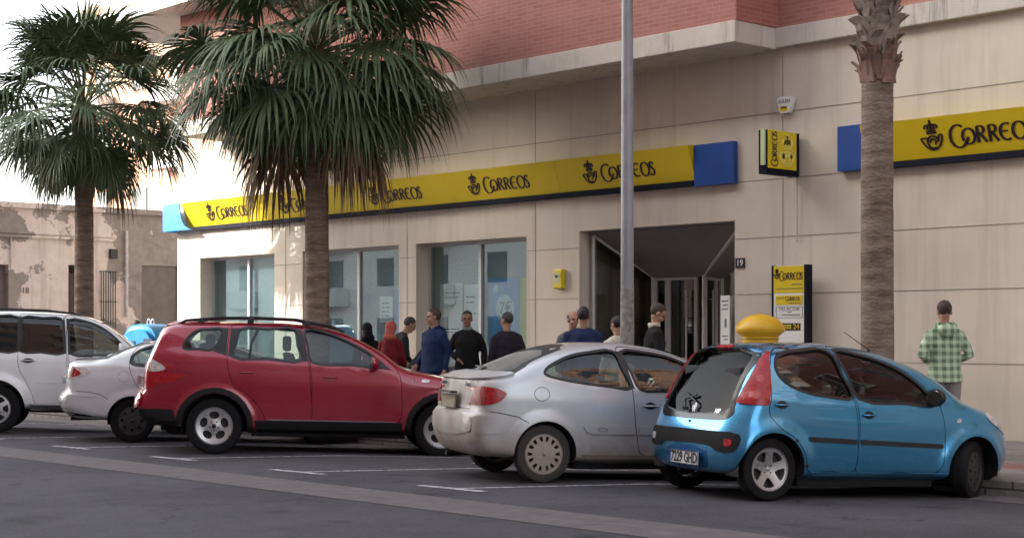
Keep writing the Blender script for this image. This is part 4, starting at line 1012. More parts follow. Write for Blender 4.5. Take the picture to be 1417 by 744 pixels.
for sg in (-1,1):
    me=panel(S,rnd([(-.50,.84),(-.34,.76),(-.28,.66),(-.36,.64),(-.55,.70),(-.62,.80)],4),(-1,.8) if sg<0 else (-1,-.8),.008,.012,.04) if 0 else panel(S,rnd([(2.50,.83),(2.66,.83),(2.84,.73),(2.92,.64),(2.84,.63),(2.68,.70),(2.54,.77)],4),(0,1),.010,.014,.03)
    if sg>0:
        for v in me.vertices: v.co.y*=-1
        me.flip_normals()
    obj('headlight',me,M['clear_lens'],root)
obj('side_indicator',panel(S,rnd([(2.10,.775),(2.15,.785),(2.15,.755),(2.10,.75)],3),(0,1),.008,.01,.02),M['clear_lens'],root)
bm=bmesh.new(); tube(bm,[(1.42,-.30,1.42),(1.12,-.30,1.58)],[.006,.003],6); lathe(bm,[(0,-.005),(.02,-.005),(.016,.02),(0,.025)],12,'z',(1.42,-.30,1.405)); obj('antenna',bm,M['black'],root)
# ---------------------------------------------------------------- silver coupe
SILV=mat('dusty_silver_paint',(.50,.52,.55),.34,.4,coat=.7,var=.07,scale=2.5,dirt=((.30,.25,.21),1.2,.75,.75))
P=dict(at=(.32,16.25),alpha=20,W=.85,wb=2.54,r=.298,rr=.205,tw=.17,ra=.335,pitch=0,
 xr=-.80,xf=3.39,zb=.18,belt=lambda x:1.0+.06*sst(.9,-.3,x)-.04*sst(1.0,2.2,x),tumble=.34,tk2=.25,shoulder=.012,pf=.18,pr=.12,flare=.022,flw=.11,paint=SILV,
 rear=[(-.64,.265),(-.725,.36),(-.765,.48),(-.77,.60),(-.755,.69),(-.715,.735)],
 top=[(-.705,.85),(-.69,.97),(-.665,1.06),(-.58,1.085),(-.42,1.11),(-.10,1.25),(.22,1.37),(.55,1.435),(.95,1.45),(1.30,1.42),(1.62,1.345),(2.0,1.16),(2.32,.985),(2.65,.93),(3.0,.86),(3.22,.77)],
 front=[(3.32,.66),(3.37,.54),(3.39,.42),(3.36,.30),(3.26,.20)],
 bottom=[(2.9,.18),(2.0,.175),(1.2,.175),(.6,.18),(.1,.21),(-.3,.24)],
 Rf=(.15,.18,.30,.10),n=3.6,zc=.62,
 cabin=([(-.30,.45),(-.40,.7),(-.38,.98)],[(-.20,1.10),(.20,1.28),(.6,1.365),(1.0,1.37),(1.4,1.33)],[(2.0,1.07),(2.15,.92),(2.1,.6)],[(2.0,.25),(1.2,.24),(.5,.27),(.0,.42)]),
 sidewins=[('w',[(.0,1.115),(.02,1.155),(.12,1.215),(.32,1.295),(.54,1.335),(.80,1.35),(.87,1.18),(.94,.985),(.70,1.0),(.40,1.03),(.12,1.075)],'carglass'),
           ('w',[(.90,1.35),(1.20,1.345),(1.50,1.285),(1.80,1.14),(2.02,.97),(1.70,.95),(1.35,.96),(1.05,.975),(.97,1.15)],'carglass')],
 windoor=[None,0],
 doors=[[(.84,1.385),(1.20,1.385),(1.52,1.325),(1.85,1.17),(2.10,.96),(2.14,.7),(2.10,.35),(1.9,.295),(1.5,.29),(1.07,.30),(1.02,.45),(.985,.70),(.955,.97),(.90,1.16)]],
 rearwin=sym([(.50,1.335),(.56,1.22),(.66,1.125)]),rwx=.25,rwg='carglass',
 windshield=[(-.52,1.33),(.52,1.33),(.66,1.00),(-.66,1.00)],wsx=1.45,
 wheel='cap14',steer=0,dusty=True,seats=[1.0,.05],sh=.50,dash=1.85,dashz=.92,sz=.26)
root,S,doors,body,Yf=build_car('parked_car','dusty silver three door coupe with a mud caked rear bumper and small boot spoiler',P)
obj('boot_spoiler',panel(S,rnd([(-.74,1.088),(-.74,1.05),(-.6,1.035),(0,1.03),(.6,1.035),(.74,1.05),(.74,1.088),(.5,1.10),(0,1.10),(-.5,1.10)],3),(1,0),.028,.04,.05),SILV,root)
obj('rear_dust_glass',panel(S,rnd([(-a,b) for a,b in sym([(.49,1.33),(.55,1.22),(.65,1.135)])],3),(1,0),-.006,.003,.06),glass('dusty_glass',(.50,.44,.38),rough=.35),root)
for sg in (-1,1):
    def fl(me):
        if sg>0:
            for v in me.vertices: v.co.y*=-1
            me.flip_normals()
        return me
    tl=obj('tail_light',fl(panel(S,rnd([(-.74,.795),(-.70,.93),(-.66,.965),(-.55,.955),(-.45,.925),(-.425,.90),(-.47,.84),(-.55,.80),(-.65,.785)],4),(0,1),.010,.014,.03)),M['red_lens'],root)
    obj('tail_light_rear',fl(panel(S,rnd([(.58,.955),(.52,.79),(.66,.785),(.80,.80),(.80,.95),(.70,.965)],4),(1,0),.009,.014,.03)),mat('dusty_red_lens',(.24,.06,.055),.4),tl)
    obj('bumper_moulding',fl(panel(S,rnd([(-.78,.645),(-.38,.66),(-.36,.63),(-.43,.52),(-.50,.50),(-.78,.51)],3),(0,1),.010,.012,.04)),SILV,root)
obj('bumper_moulding',panel(S,rnd([(-.62,.65),(.62,.65),(.66,.58),(.62,.51),(-.62,.51),(-.66,.58)],3),(1,0),.010,.012,.05),SILV,root)
seam=M['seal']
obj('boot_seam',panel(S,ribbon([(-.66,.735),(.5,.735),(.50,.80),(.56,.96),(.60,1.03)],.008),(1,0),.0015,.003,.05),seam,root)
obj('bumper_seam',panel(S,ribbon([(-.80,.715),(-.62,.725),(-.45,.70),(-.30,.67),(-.19,.61)],.009),(0,1),.0015,.003,.05),seam,root)
q=plate_on(root,-.752,.06,.80,.46,.14,'',.10,mat('dusty_plate',(.30,.25,.19),.8)); 
obj('plate_light',BX((-.80,-.16,.885),(-.735,.28,.905),.004),M['black'],root)
textmesh('badge','Xsara',.075,M['black'],root,Matrix.Translation((-.708,-.42,.985))@Matrix.Rotation(R(-90),4,'Z')@Matrix.Rotation(R(85),4,'X'),.002,shear=.3)
textmesh('badge','CITROEN',.045,M['black'],root,Matrix.Translation((-.708,.38,.985))@Matrix.Rotation(R(-90),4,'Z')@Matrix.Rotation(R(85),4,'X'),.002)
obj('door_strip',panel(S,([(.42,.600),(.98,.590),(.995,.50),(.50,.505),(.44,.53),(.41,.58)]),(0,1),.011,.014,.05),SILV,root)
obj('door_strip',panel(S,([(1.03,.590),(2.06,.575),(2.07,.49),(1.035,.50)]),(0,1),.011,.014,.05),SILV,doors[0])
bm=bmesh.new(); strokes(bm,[arc(.62,.548,.055,.017,0,360,20)],lambda u,v,d:(u,-Yf(.62,.55)-.014-d,v),.004,.005,.002); obj('badge',bm,M['black'],root)
obj('pillar_trim',panel(S,[(.815,1.36),(.885,1.36),(.935,1.16),(.985,.975),(.955,.98),(.885,1.17)],(0,1),.003,.012,.04),M['seal'],root)
obj('fuel_cap',panel(S,rnd(arc(-.05,.905,.085,.072,0,345,14),2),(0,1),.0012,.003,.03,holes=[rnd(arc(-.05,.905,.079,.066,0,345,14),2)]),seam,root)
obj('sill_panel',panel(S,[(.40,.292),(2.1,.285),(2.08,.20),(.42,.205)],(0,1),.008,.02,.05),mat('mud_sill',(.19,.155,.13),.85,var=.2,scale=6),root)
handle(doors[0],S,1.16,.80,SILV,.17,.04)
mirror_part(root,1.98,1.0,.78,SILV,-1); mirror_part(root,1.98,1.0,.78,SILV,1)
bm=bmesh.new(); tube(bm,[(-.46,.0,1.115),(-.35,.05,1.155),(-.33,.45,1.165)],.010,6); obj('rear_wiper',bm,M['black'],root)
me=panel(S,rnd([(3.0,.83),(3.2,.75),(3.32,.66),(3.2,.60),(3.02,.68)],3),(0,1),.008,.012,.04); obj('headlight',me,M['clear_lens'],root)
# ---------------------------------------------------------------- red SUV
REDP=mat('dark_red_paint',(.29,.004,.026),.26,.25,coat=1,var=.05,scale=3,dirt=((.14,.08,.075),.25,.7))
P=dict(at=(-3.78,20.2),alpha=9,W=.925,wb=2.90,r=.358,rr=.235,tw=.225,ra=.415,pitch=R(.2),
 xr=-.98,xf=3.70,zb=.28,belt=lambda x:1.15+.11*sst(1.2,-.6,x)-.05*sst(1.4,2.6,x),tumble=.30,tk2=.18,shoulder=.022,pf=.16,pr=.07,flare=.03,flw=.10,paint=REDP,
 rear=[(-.88,.40),(-.965,.50),(-.985,.62),(-.955,.72),(-.905,.82)],
 top=[(-.90,.98),(-.885,1.12),(-.80,1.36),(-.69,1.585),(-.62,1.635),(-.25,1.67),(.3,1.69),(.9,1.685),(1.35,1.645),(1.72,1.555),(2.10,1.37),(2.42,1.155),(2.75,1.085),(3.15,1.01),(3.45,.92)],
 front=[(3.60,.80),(3.66,.66),(3.69,.50),(3.66,.38),(3.55,.30)],
 bottom=[(3.1,.28),(2.2,.275),(1.45,.275),(.7,.275),(.2,.29),(-.3,.33)],
 Rf=(.14,.18,.26,.12),n=4.0,zc=.75,
 cabin=([(-.55,.6),(-.72,.9),(-.70,1.18)],[(-.55,1.50),(-.3,1.60),(.4,1.63),(1.0,1.62),(1.5,1.55)],[(2.05,1.29),(2.25,1.12),(2.2,.75)],[(2.1,.37),(1.3,.36),(.6,.38),(.0,.6)]),
 sidewins=[('w',[(-.40,1.335),(-.36,1.45),(-.24,1.555),(-.10,1.575),(.06,1.58),(.03,1.45),(-.05,1.325),(-.22,1.33)],'carglass'),
           ('w',[(.30,1.585),(.65,1.60),(.99,1.60),(1.04,1.40),(1.08,1.215),(.65,1.225),(.22,1.24),(.25,1.42)],'carglass'),
           ('w',[(1.12,1.595),(1.42,1.56),(1.72,1.44),(2.0,1.28),(2.13,1.155),(1.70,1.175),(1.21,1.20),(1.16,1.40)],'carglass')],
 windoor=[None,0,1],
 doors=[[(.20,1.64),(.60,1.655),(1.05,1.65),(1.12,1.40),(1.165,1.18),(1.20,.85),(1.20,.425),(.95,.42),(.66,.425),(.60,.55),(.48,.70),(.36,.80),(.24,.86),(.18,1.0),(.14,1.22),(.15,1.45)],
        [(1.075,1.645),(1.45,1.605),(1.80,1.475),(2.12,1.28),(2.32,1.08),(2.36,.85),(2.33,.44),(1.9,.43),(1.22,.425),(1.22,.85),(1.185,1.18),(1.14,1.40)]],
 rearwin=sym([(.60,1.52),(.66,1.35),(.70,1.22)]),rwx=-.35,
 windshield=[(-.60,1.55),(.60,1.55),(.72,1.17),(-.72,1.17)],wsx=1.55,
 wheel='oval5',seats=[1.15,.15],sh=.66,sz=.50,dash=2.0,dashz=1.10)
root,S,doors,body,Yf=build_car('parked_car','dark red estate style off-roader with black lower cladding and black roof rails',P)
CL=M['cladding']
def archpts(cx,cz,r,a0,a1,n=14): return [(cx+r*math.cos(R(a0+(a1-a0)*k/n)),cz+r*math.sin(R(a0+(a1-a0)*k/n))) for k in range(n+1)]
r1,r2=.417,.482
obj('lower_cladding',panel(S,[(.50,.44)]+[(2.38,.44)]+[(2.38,.29),(.55,.29)],(0,1),.018,.03,.05),CL,root)
obj('rear_arch_cladding',panel(S,archpts(0,.36,r2,-14,172)+[(-.52,.56),(-.93,.56),(-.95,.44),(-.88,.36),(-.45,.33)]+archpts(0,.36,r1,184,-14)[1:],(0,1),.022,.03,.045),CL,root)
obj('front_arch_cladding',panel(S,archpts(2.90,.36,r2,-8,194)+archpts(2.90,.36,r1,194,-8),(0,1),.022,.03,.045),CL,root)
def pil(poly,par): obj('pillar_trim',panel(S,poly,(0,1),.003,.012,.04),M['seal'],par)
pil([(1.0,1.615),(1.065,1.62),(1.13,1.40),(1.155,1.20),(1.09,1.205),(1.05,1.40)],doors[0]); pil([(1.085,1.62),(1.115,1.615),(1.155,1.40),(1.20,1.195),(1.175,1.195),(1.15,1.40)],doors[1])
pil([(.29,1.60),(.18,1.60),(.165,1.44),(.15,1.25),(.21,1.235),(.24,1.42)],doors[0]); pil([(.065,1.60),(.15,1.60),(.135,1.44),(.13,1.25),(-.03,1.30),(.05,1.45)],root)
obj('sill_chrome',panel(S,ribbon([(.66,.452),(2.28,.452)],.014),(0,1),.021,.02,.05),M['chrome'],root)
obj('rear_valance',panel(S,[(-.86,.56),(.86,.56),(.84,.42),(.7,.36),(-.7,.36),(-.84,.42)],(1,0),.012,.02,.06),CL,root)
obj('bumper',panel(S,rnd([(-.84,.74),(.84,.74),(.86,.66),(.84,.58),(-.84,.58),(-.86,.66)],3),(1,0),.045,.06,.05),REDP,root)
for sg in (-1,1):
    def fl(me):
        if sg>0:
            for v in me.vertices: v.co.y*=-1
            me.flip_normals()
        return me
    tl=obj('tail_light',fl(panel(S,rnd([(-.92,1.115),(-.80,1.18),(-.72,1.15),(-.62,1.075),(-.64,1.05),(-.90,1.04)],4),(0,1),.010,.014,.03)),M['clear_lens'],root)
    obj('red_lens',fl(panel(S,rnd([(-.92,1.035),(-.65,1.045),(-.68,.95),(-.72,.88),(-.80,.82),(-.92,.80)],3),(0,1),.0085,.014,.03)),M['red_lens'],tl)
    obj('rear_lens',fl(panel(S,rnd([(.60,1.13),(.90,1.12),(.88,.82),(.70,.80),(.60,.90)],3),(1,0),.009,.014,.03)),M['red_lens'],tl)
    bm=bmesh.new(); pts=[(-.50,1.625),(-.40,1.685),(0,1.73),(.5,1.745),(1.0,1.735),(1.45,1.665),(1.62,1.59)]
    tube(bm,[(x,sg*(.60-.03*abs(x-.5)),z) for x,z in pts],.017,8)
    for x,z in ((-.2,1.70),(.42,1.74),(1.15,1.715)): box(bm,(x-.04,sg*.60-.015,z-.07),(x+.04,sg*.60+.015,z),.004)
    obj('roof_rail',bm,M['black'],root,smooth=True)
obj('spoiler',panel(S,sym([(.62,1.655),(.60,1.60)]),(1,0),.02,.03,.05),REDP,root)
for x0_,di in ((.39,0),(1.44,1)): handle(doors[di],S,x0_,1.045 if di==0 else 1.01,REDP,.19,.03,False)
mirror_part(root,1.98,1.20,.90,REDP,-1,(.16,.24,.19)); mirror_part(root,1.98,1.20,.90,REDP,1,(.16,.24,.19))
obj('mirror_corner',panel(S,[(1.95,1.165),(2.22,1.12),(2.10,1.215)],(0,1),.010,.02,.04),M['black'],doors[1])
obj('quarter_bar',panel(S,ribbon([(.42,1.235),(.44,1.42),(.52,1.60)],.03),(0,1),.002,.02,.05),M['seal'],doors[0])
obj('fender_badge',panel(S,rnd([(2.62,1.0),(2.72,.995),(2.71,.975),(2.62,.975)],3),(0,1),.008,.01,.02),M['clear_lens'],root)
textmesh('badge','2.0 d',.05,M['chrome'],root,Matrix.Translation((2.50,-Yf(2.5,.98)-.004,.985))@Matrix.Rotation(R(90),4,'X'),.002)
obj('waist_crease',panel(S,ribbon([(-.60,.98),(.1,1.03)],.004),(0,1),.001,.002,.05),REDP,root)
me=panel(S,rnd([(3.15,.98),(3.4,.93),(3.55,.84),(3.4,.78),(3.2,.84)],3),(0,1),.008,.012,.04); obj('headlight',me,M['clear_lens'],root)
plate_on(root,-1.0,0,.90,.5,.11,'')
# ---------------------------------------------------------------- pale silver saloon
PALE=mat('pale_silver_paint',(.66,.67,.68),.34,.15,coat=.8,var=.04,scale=3,dirt=((.26,.23,.21),.5,.8))
P=dict(at=(-5.336,22.4),alpha=12,W=.85,wb=2.64,r=.31,rr=.20,tw=.19,ra=.345,pitch=0,
 xr=-1.02,xf=3.5,zb=.22,belt=lambda x:1.02+.06*sst(.9,-.4,x)-.03*sst(1.2,2.4,x),tumble=.34,tk2=.2,shoulder=.012,pf=.18,pr=.14,flare=.018,flw=.10,paint=PALE,
 rear=[(-.86,.33),(-.98,.42),(-1.03,.54),(-1.02,.64),(-.955,.70)],
 top=[(-.945,.86),(-.935,1.02),(-.905,1.10),(-.80,1.135),(-.56,1.165),(-.24,1.29),(.10,1.405),(.5,1.455),(.95,1.46),(1.35,1.42),(1.7,1.33),(2.1,1.14),(2.4,1.0),(2.8,.93),(3.2,.84)],
 front=[(3.42,.70),(3.48,.56),(3.50,.42),(3.46,.32),(3.35,.24)],
 bottom=[(2.9,.21),(2.0,.205),(1.2,.205),(.6,.21),(.1,.24),(-.4,.29)],
 Rf=(.24,.20,.30,.12),n=3.3,zc=.66,
 cabin=([(-.30,.5),(-.42,.75),(-.42,1.02)],[(-.25,1.19),(.1,1.33),(.5,1.395),(1.0,1.40),(1.4,1.36)],[(2.0,1.10),(2.15,.95),(2.1,.65)],[(2.0,.30),(1.2,.29),(.5,.32),(.0,.48)]),
 sidewins=[('w',[(-.03,1.11),(-.02,1.20),(.10,1.30),(.30,1.365),(.55,1.39),(.80,1.395),(.86,1.2),(.90,1.04),(.5,1.06),(.15,1.08)],'carglass'),
           ('w',[(.92,1.39),(1.25,1.37),(1.6,1.27),(1.9,1.12),(2.02,1.02),(1.5,1.02),(1.0,1.035),(.97,1.2)],'carglass')],
 windoor=[0,1],
 doors=[[(.15,1.40),(.5,1.43),(.85,1.43),(.92,1.2),(.95,1.0),(.97,.6),(.96,.33),(.5,.32),(.42,.42),(.34,.55),(.15,.70),(.02,.85),(-.06,1.08),(-.02,1.25)],
        [(.87,1.43),(1.25,1.41),(1.62,1.31),(1.95,1.14),(2.1,1.0),(2.12,.6),(2.06,.33),(1.5,.32),(.98,.33),(.99,.6),(.97,1.0),(.94,1.2)]],
 rearwin=sym([(.50,1.385),(.58,1.28),(.68,1.185)]),rwx=.12,rwg='darkglass',
 windshield=[(-.55,1.37),(.55,1.37),(.66,1.05),(-.66,1.05)],wsx=1.5,
 wheel='steel',seats=[1.05,.1],sh=.5,sz=.30,dash=1.9,dashz=.96)
root,S,doors,body,Yf=build_car('parked_car','pale silver saloon with its boot end showing between the white off-roader and the red car',P)
for sg in (-1,1):
    def fl(me):
        if sg>0:
            for v in me.vertices: v.co.y*=-1
            me.flip_normals()
        return me
    tl=obj('tail_light',fl(panel(S,rnd([(-.95,1.035),(-.84,1.04),(-.76,1.0),(-.71,.955),(-.74,.925),(-.82,.905),(-.94,.90)],4),(0,1),.008,.012,.03)),M['red_lens'],root)
    obj('rear_lens',fl(panel(S,rnd([(.46,1.03),(.80,1.03),(.80,.90),(.50,.90)],3),(1,0),.008,.012,.03)),M['clear_lens'],tl)
obj('bumper_moulding',panel(S,[(-1.0,.66),(-.55,.645),(-.53,.63),(-1.0,.64)],(0,1),.008,.012,.03),PALE,root)
obj('bumper_seam',panel(S,ribbon([(-.94,.71),(-.6,.70),(-.42,.66),(-.34,.60)],.007),(0,1),.0015,.003,.05),seam,root)
obj('bumper',panel(S,rnd([(-.72,.69),(.72,.69),(.74,.62),(.72,.56),(-.72,.56),(-.74,.62)],3),(1,0),.006,.012,.05),PALE,root)
obj('fuel_cap',panel(S,rnd(arc(-.13,.925,.08,.075,0,345,14),2),(0,1),.0012,.003,.03,holes=[rnd(arc(-.13,.925,.076,.071,0,345,14),2)]),mat('fuel_cap_gap',(.12,.12,.13),.6),root)
obj('lower_valance',panel(S,[(-.95,.42),(-.36,.345),(-.36,.26),(-.90,.30)],(0,1),.004,.012,.05),M['cladding'],root)
plate_on(root,-.985,0,.84,.5,.11,'')
handle(doors[0],S,.2,.93,PALE,.18,.035); handle(doors[1],S,1.2,.90,PALE,.18,.035)
bm=bmesh.new(); tube(bm,[(-.86,.5,1.128),(-.62,.5,1.165)],.006,6); obj('antenna_base',bm,M['black'],root)
# ---------------------------------------------------------------- white off-roader
WH=mat('white_car_paint',(.72,.73,.73),.32,0,coat=.9,var=.04,scale=3,dirt=((.25,.22,.20),.4,.8))
P=dict(at=(-7.91,24.4),alpha=12,W=.925,wb=2.78,r=.385,rr=.23,tw=.25,ra=.445,pitch=0,
 xr=-1.1,xf=3.62,zb=.38,belt=lambda x:1.22-.02*sst(1.2,2.4,x),tumble=.22,tk2=.10,shoulder=.03,pf=.12,pr=.05,flare=.055,flw=.12,paint=WH,
 rear=[(-.98,.46),(-1.08,.58),(-1.09,.72),(-1.03,.85)],
 top=[(-1.02,1.1),(-.99,1.35),(-.90,1.72),(-.80,1.83),(-.4,1.865),(.2,1.885),(.8,1.875),(1.2,1.845),(1.50,1.775),(1.85,1.57),(2.18,1.30),(2.5,1.21),(3.0,1.15),(3.35,1.07)],
 front=[(3.52,.92),(3.60,.76),(3.62,.60),(3.58,.48),(3.46,.42)],
 bottom=[(3.0,.39),(2.2,.38),(1.4,.375),(.7,.375),(.2,.38),(-.4,.41)],
 Rf=(.18,.18,.26,.12),n=4.0,zc=.85,
 cabin=([(-.80,.7),(-.92,1.0),(-.90,1.3)],[(-.80,1.70),(-.5,1.80),(.3,1.825),(.9,1.815),(1.3,1.75)],[(1.9,1.42),(2.05,1.25),(2.0,.9)],[(1.9,.47),(1.2,.46),(.6,.48),(.0,.85)]),
 sidewins=[('w',[(-.75,1.30),(-.70,1.60),(-.60,1.74),(-.2,1.775),(.29,1.785),(.31,1.5),(.31,1.275),(-.2,1.28)],'darkglass'),
           ('w',[(.37,1.785),(.65,1.785),(.93,1.775),(.97,1.5),(.985,1.255),(.65,1.26),(.36,1.27),(.36,1.5)],'darkglass'),
           ('w',[(1.05,1.765),(1.35,1.735),(1.60,1.62),(1.82,1.44),(1.95,1.29),(1.5,1.235),(1.11,1.245),(1.07,1.5)],'carglass')],
 windoor=[None,0,1],
 doors=[[(.33,1.83),(.65,1.835),(.98,1.825),(1.02,1.5),(1.04,1.2),(1.055,.8),(1.055,.475),(.80,.470),(.60,.475),(.535,.62),(.44,.82),(.34,1.0),(.315,1.3),(.32,1.6)],
        [(1.0,1.825),(1.38,1.79),(1.66,1.66),(1.92,1.45),(2.12,1.2),(2.14,.8),(2.10,.48),(1.6,.47),(1.075,.475),(1.075,.8),(1.06,1.2),(1.04,1.5)]],
 rearwin=sym([(.60,1.72),(.64,1.5),(.68,1.28)]),rwx=-.6,rwg='darkglass',
 windshield=[(-.62,1.74),(.62,1.74),(.72,1.31),(-.72,1.31)],wsx=1.35,
 wheel='multi',seats=[1.1,.25],sh=.66,sz=.62,dash=1.85,dashz=1.2)
root,S,doors,body,Yf=build_car('parked_car','tall white off-roader cut off by the left edge with dark rear windows',P)
for sg in (-1,1):
    bm=bmesh.new(); tube(bm,[(-.7,sg*.66,1.87),(0,sg*.67,1.915),(.7,sg*.67,1.91),(1.15,sg*.66,1.865)],.014,8); obj('roof_rail',bm,M['black'],root,smooth=True)
handle(doors[0],S,.25+.22,1.13,mat('satin_handle',(.45,.46,.48),.35,.4),.2,.04); handle(doors[1],S,1.25,1.12,mat('satin_handle',(0,0,0)),.2,.04)
mirror_part(root,1.84,1.32,.92,WH,-1,(.18,.26,.22)); mirror_part(root,1.84,1.32,.92,WH,1,(.18,.26,.22))
obj('sill_panel',panel(S,[(.50,.47),(2.2,.47),(2.2,.40),(.52,.40)],(0,1),.03,.04,.06),mat('grey_step',(.34,.34,.35),.6),root)
for q_,pp in (([(.305,1.80),(.36,1.80),(.35,1.5),(.35,1.26),(.325,1.26),(.33,1.5)],doors[0]),([(.955,1.80),(.985,1.795),(1.015,1.5),(1.03,1.24),(.995,1.245),(.98,1.5)],doors[0]),([(1.01,1.795),(1.05,1.78),(1.07,1.5),(1.10,1.235),(1.055,1.235),(1.045,1.5)],doors[1]),([(.30,1.8),(.315,1.5),(.32,1.27),(.305,1.27),(.30,1.5),(.28,1.8)],root)): obj('pillar_trim',panel(S,q_,(0,1),.003,.012,.04),M['seal'],pp)
obj('wind_deflector',panel(S,ribbon([(1.06,1.72),(1.34,1.70),(1.60,1.58),(1.84,1.38)],.05),(0,1),.012,.004,.05),M['darkglass'],doors[1])
obj('door_crease',panel(S,ribbon([(.60,.80),(1.03,.80)],.012),(0,1),.006,.01,.04),WH,doors[0])

# ============================================================ PALMS, LAMP POST, MAIL BOX
n=NT('palm_leaf',.55); a=n.noise(6,4,.6); b=n.noise(40,2); n.color(n.mix(n.rng(a,.3,.7),(.05,.085,.035),(.115,.16,.075))); n.b.inputs['Specular IOR Level'].default_value=.45; LEAF=n.m
DEAD=mat('dead_palm_leaf',(.17,.11,.07),.85,var=.35,scale=6)
PET=mat('palm_stalk',(.12,.13,.06),.6,var=.25,scale=6)
n=NT('palm_bark',.95); x=n.xyz(); a=n.noise(3,7,.7,mapping=(1,1,5)); w=n.t.nodes.new('ShaderNodeTexWave'); w.wave_type='BANDS'; w.bands_direction='Z'; w.inputs['Scale'].default_value=6; w.inputs['Distortion'].default_value=9; w.inputs['Detail'].default_value=5; w.inputs['Detail Scale'].default_value=2.5; n.t.links.new(n.tc,w.inputs['Vector'])
c=n.mix(n.rng(a,.35,.68),(.13,.09,.07),(.33,.26,.21)); c=n.mix(n.math('MULTIPLY',n.rng(w.outputs[1],.35,.9),.28),c,(.10,.065,.05)); n.color(c); n.bump(w.outputs[1],.3,.01); BARK=n.m
BOOT=mat('palm_boot',(.26,.215,.185),.9,var=.4,scale=9); BOOT2=mat('fresh_palm_boot',(.22,.135,.105),.85,var=.3,scale=9)
def frond(bm,bp,o,az,el,plen,blen,rnd_,droop=1.0,segs=34,dead=False):
    """one fan leaf: stalk into bp, blade into bm"""
    d=Vector((math.cos(az)*math.cos(el),math.sin(az)*math.cos(el),math.sin(el)))
    pts=[];p=Vector(o); v=d.copy(); k=8
    for i in range(k+1):
        pts.append(p.copy()); p=p+v*plen/k; v=(v+Vector((0,0,-.045*droop))).normalized()
    tube(bp,pts,[.022-.011*i/k for i in range(k+1)],5,False)
    e=pts[-1]; t=v.normalized(); s=t.cross(Vector((0,0,1)))
    if s.length<.1: s=Vector((1,0,0))
    s.normalize(); up=s.cross(t).normalized()
    tilt=rnd_.uniform(-.35,.35); s=(s*math.cos(tilt)+up*math.sin(tilt)).normalized(); up=s.cross(t).normalized()
    span=R(rnd_.uniform(105,130)) if not dead else R(70)
    for j in range(segs):
        ph=-span+2*span*(j+.5)/segs; L=blen*(.72+.28*math.cos(ph*.62))*rnd_.uniform(.88,1.08)
        dirv=(t*math.cos(ph)+s*math.sin(ph)+up*.10*abs(math.sin(ph))).normalized(); w0=.036*blen*1.1
        lat=dirv.cross(up).normalized(); fold=up*.012*(1 if j%2 else -1)
        n_=6; prev=None; q=e.copy(); vv=dirv.copy(); dr=droop*rnd_.uniform(.7,1.4)
        for i in range(n_+1):
            f=i/n_
            wd=(w0*min(1,f*3+.08))*(1-sst(.45,1,f)*.93)*.62
            q2=q+fold*(1-f)
            cur=(bm.verts.new(q2-lat*wd),bm.verts.new(q2+up*wd*.35),bm.verts.new(q2+lat*wd))
            if prev: bm.faces.new((prev[0],cur[0],cur[1],prev[1])); bm.faces.new((prev[1],cur[1],cur[2],prev[2]))
            prev=cur
            g=.05 if f<.5 else .38
            vv=(vv+Vector((0,0,-g*dr))+Vector((rnd_.uniform(-.04,.04),rnd_.uniform(-.04,.04),0))).normalized(); q=q+vv*L/n_
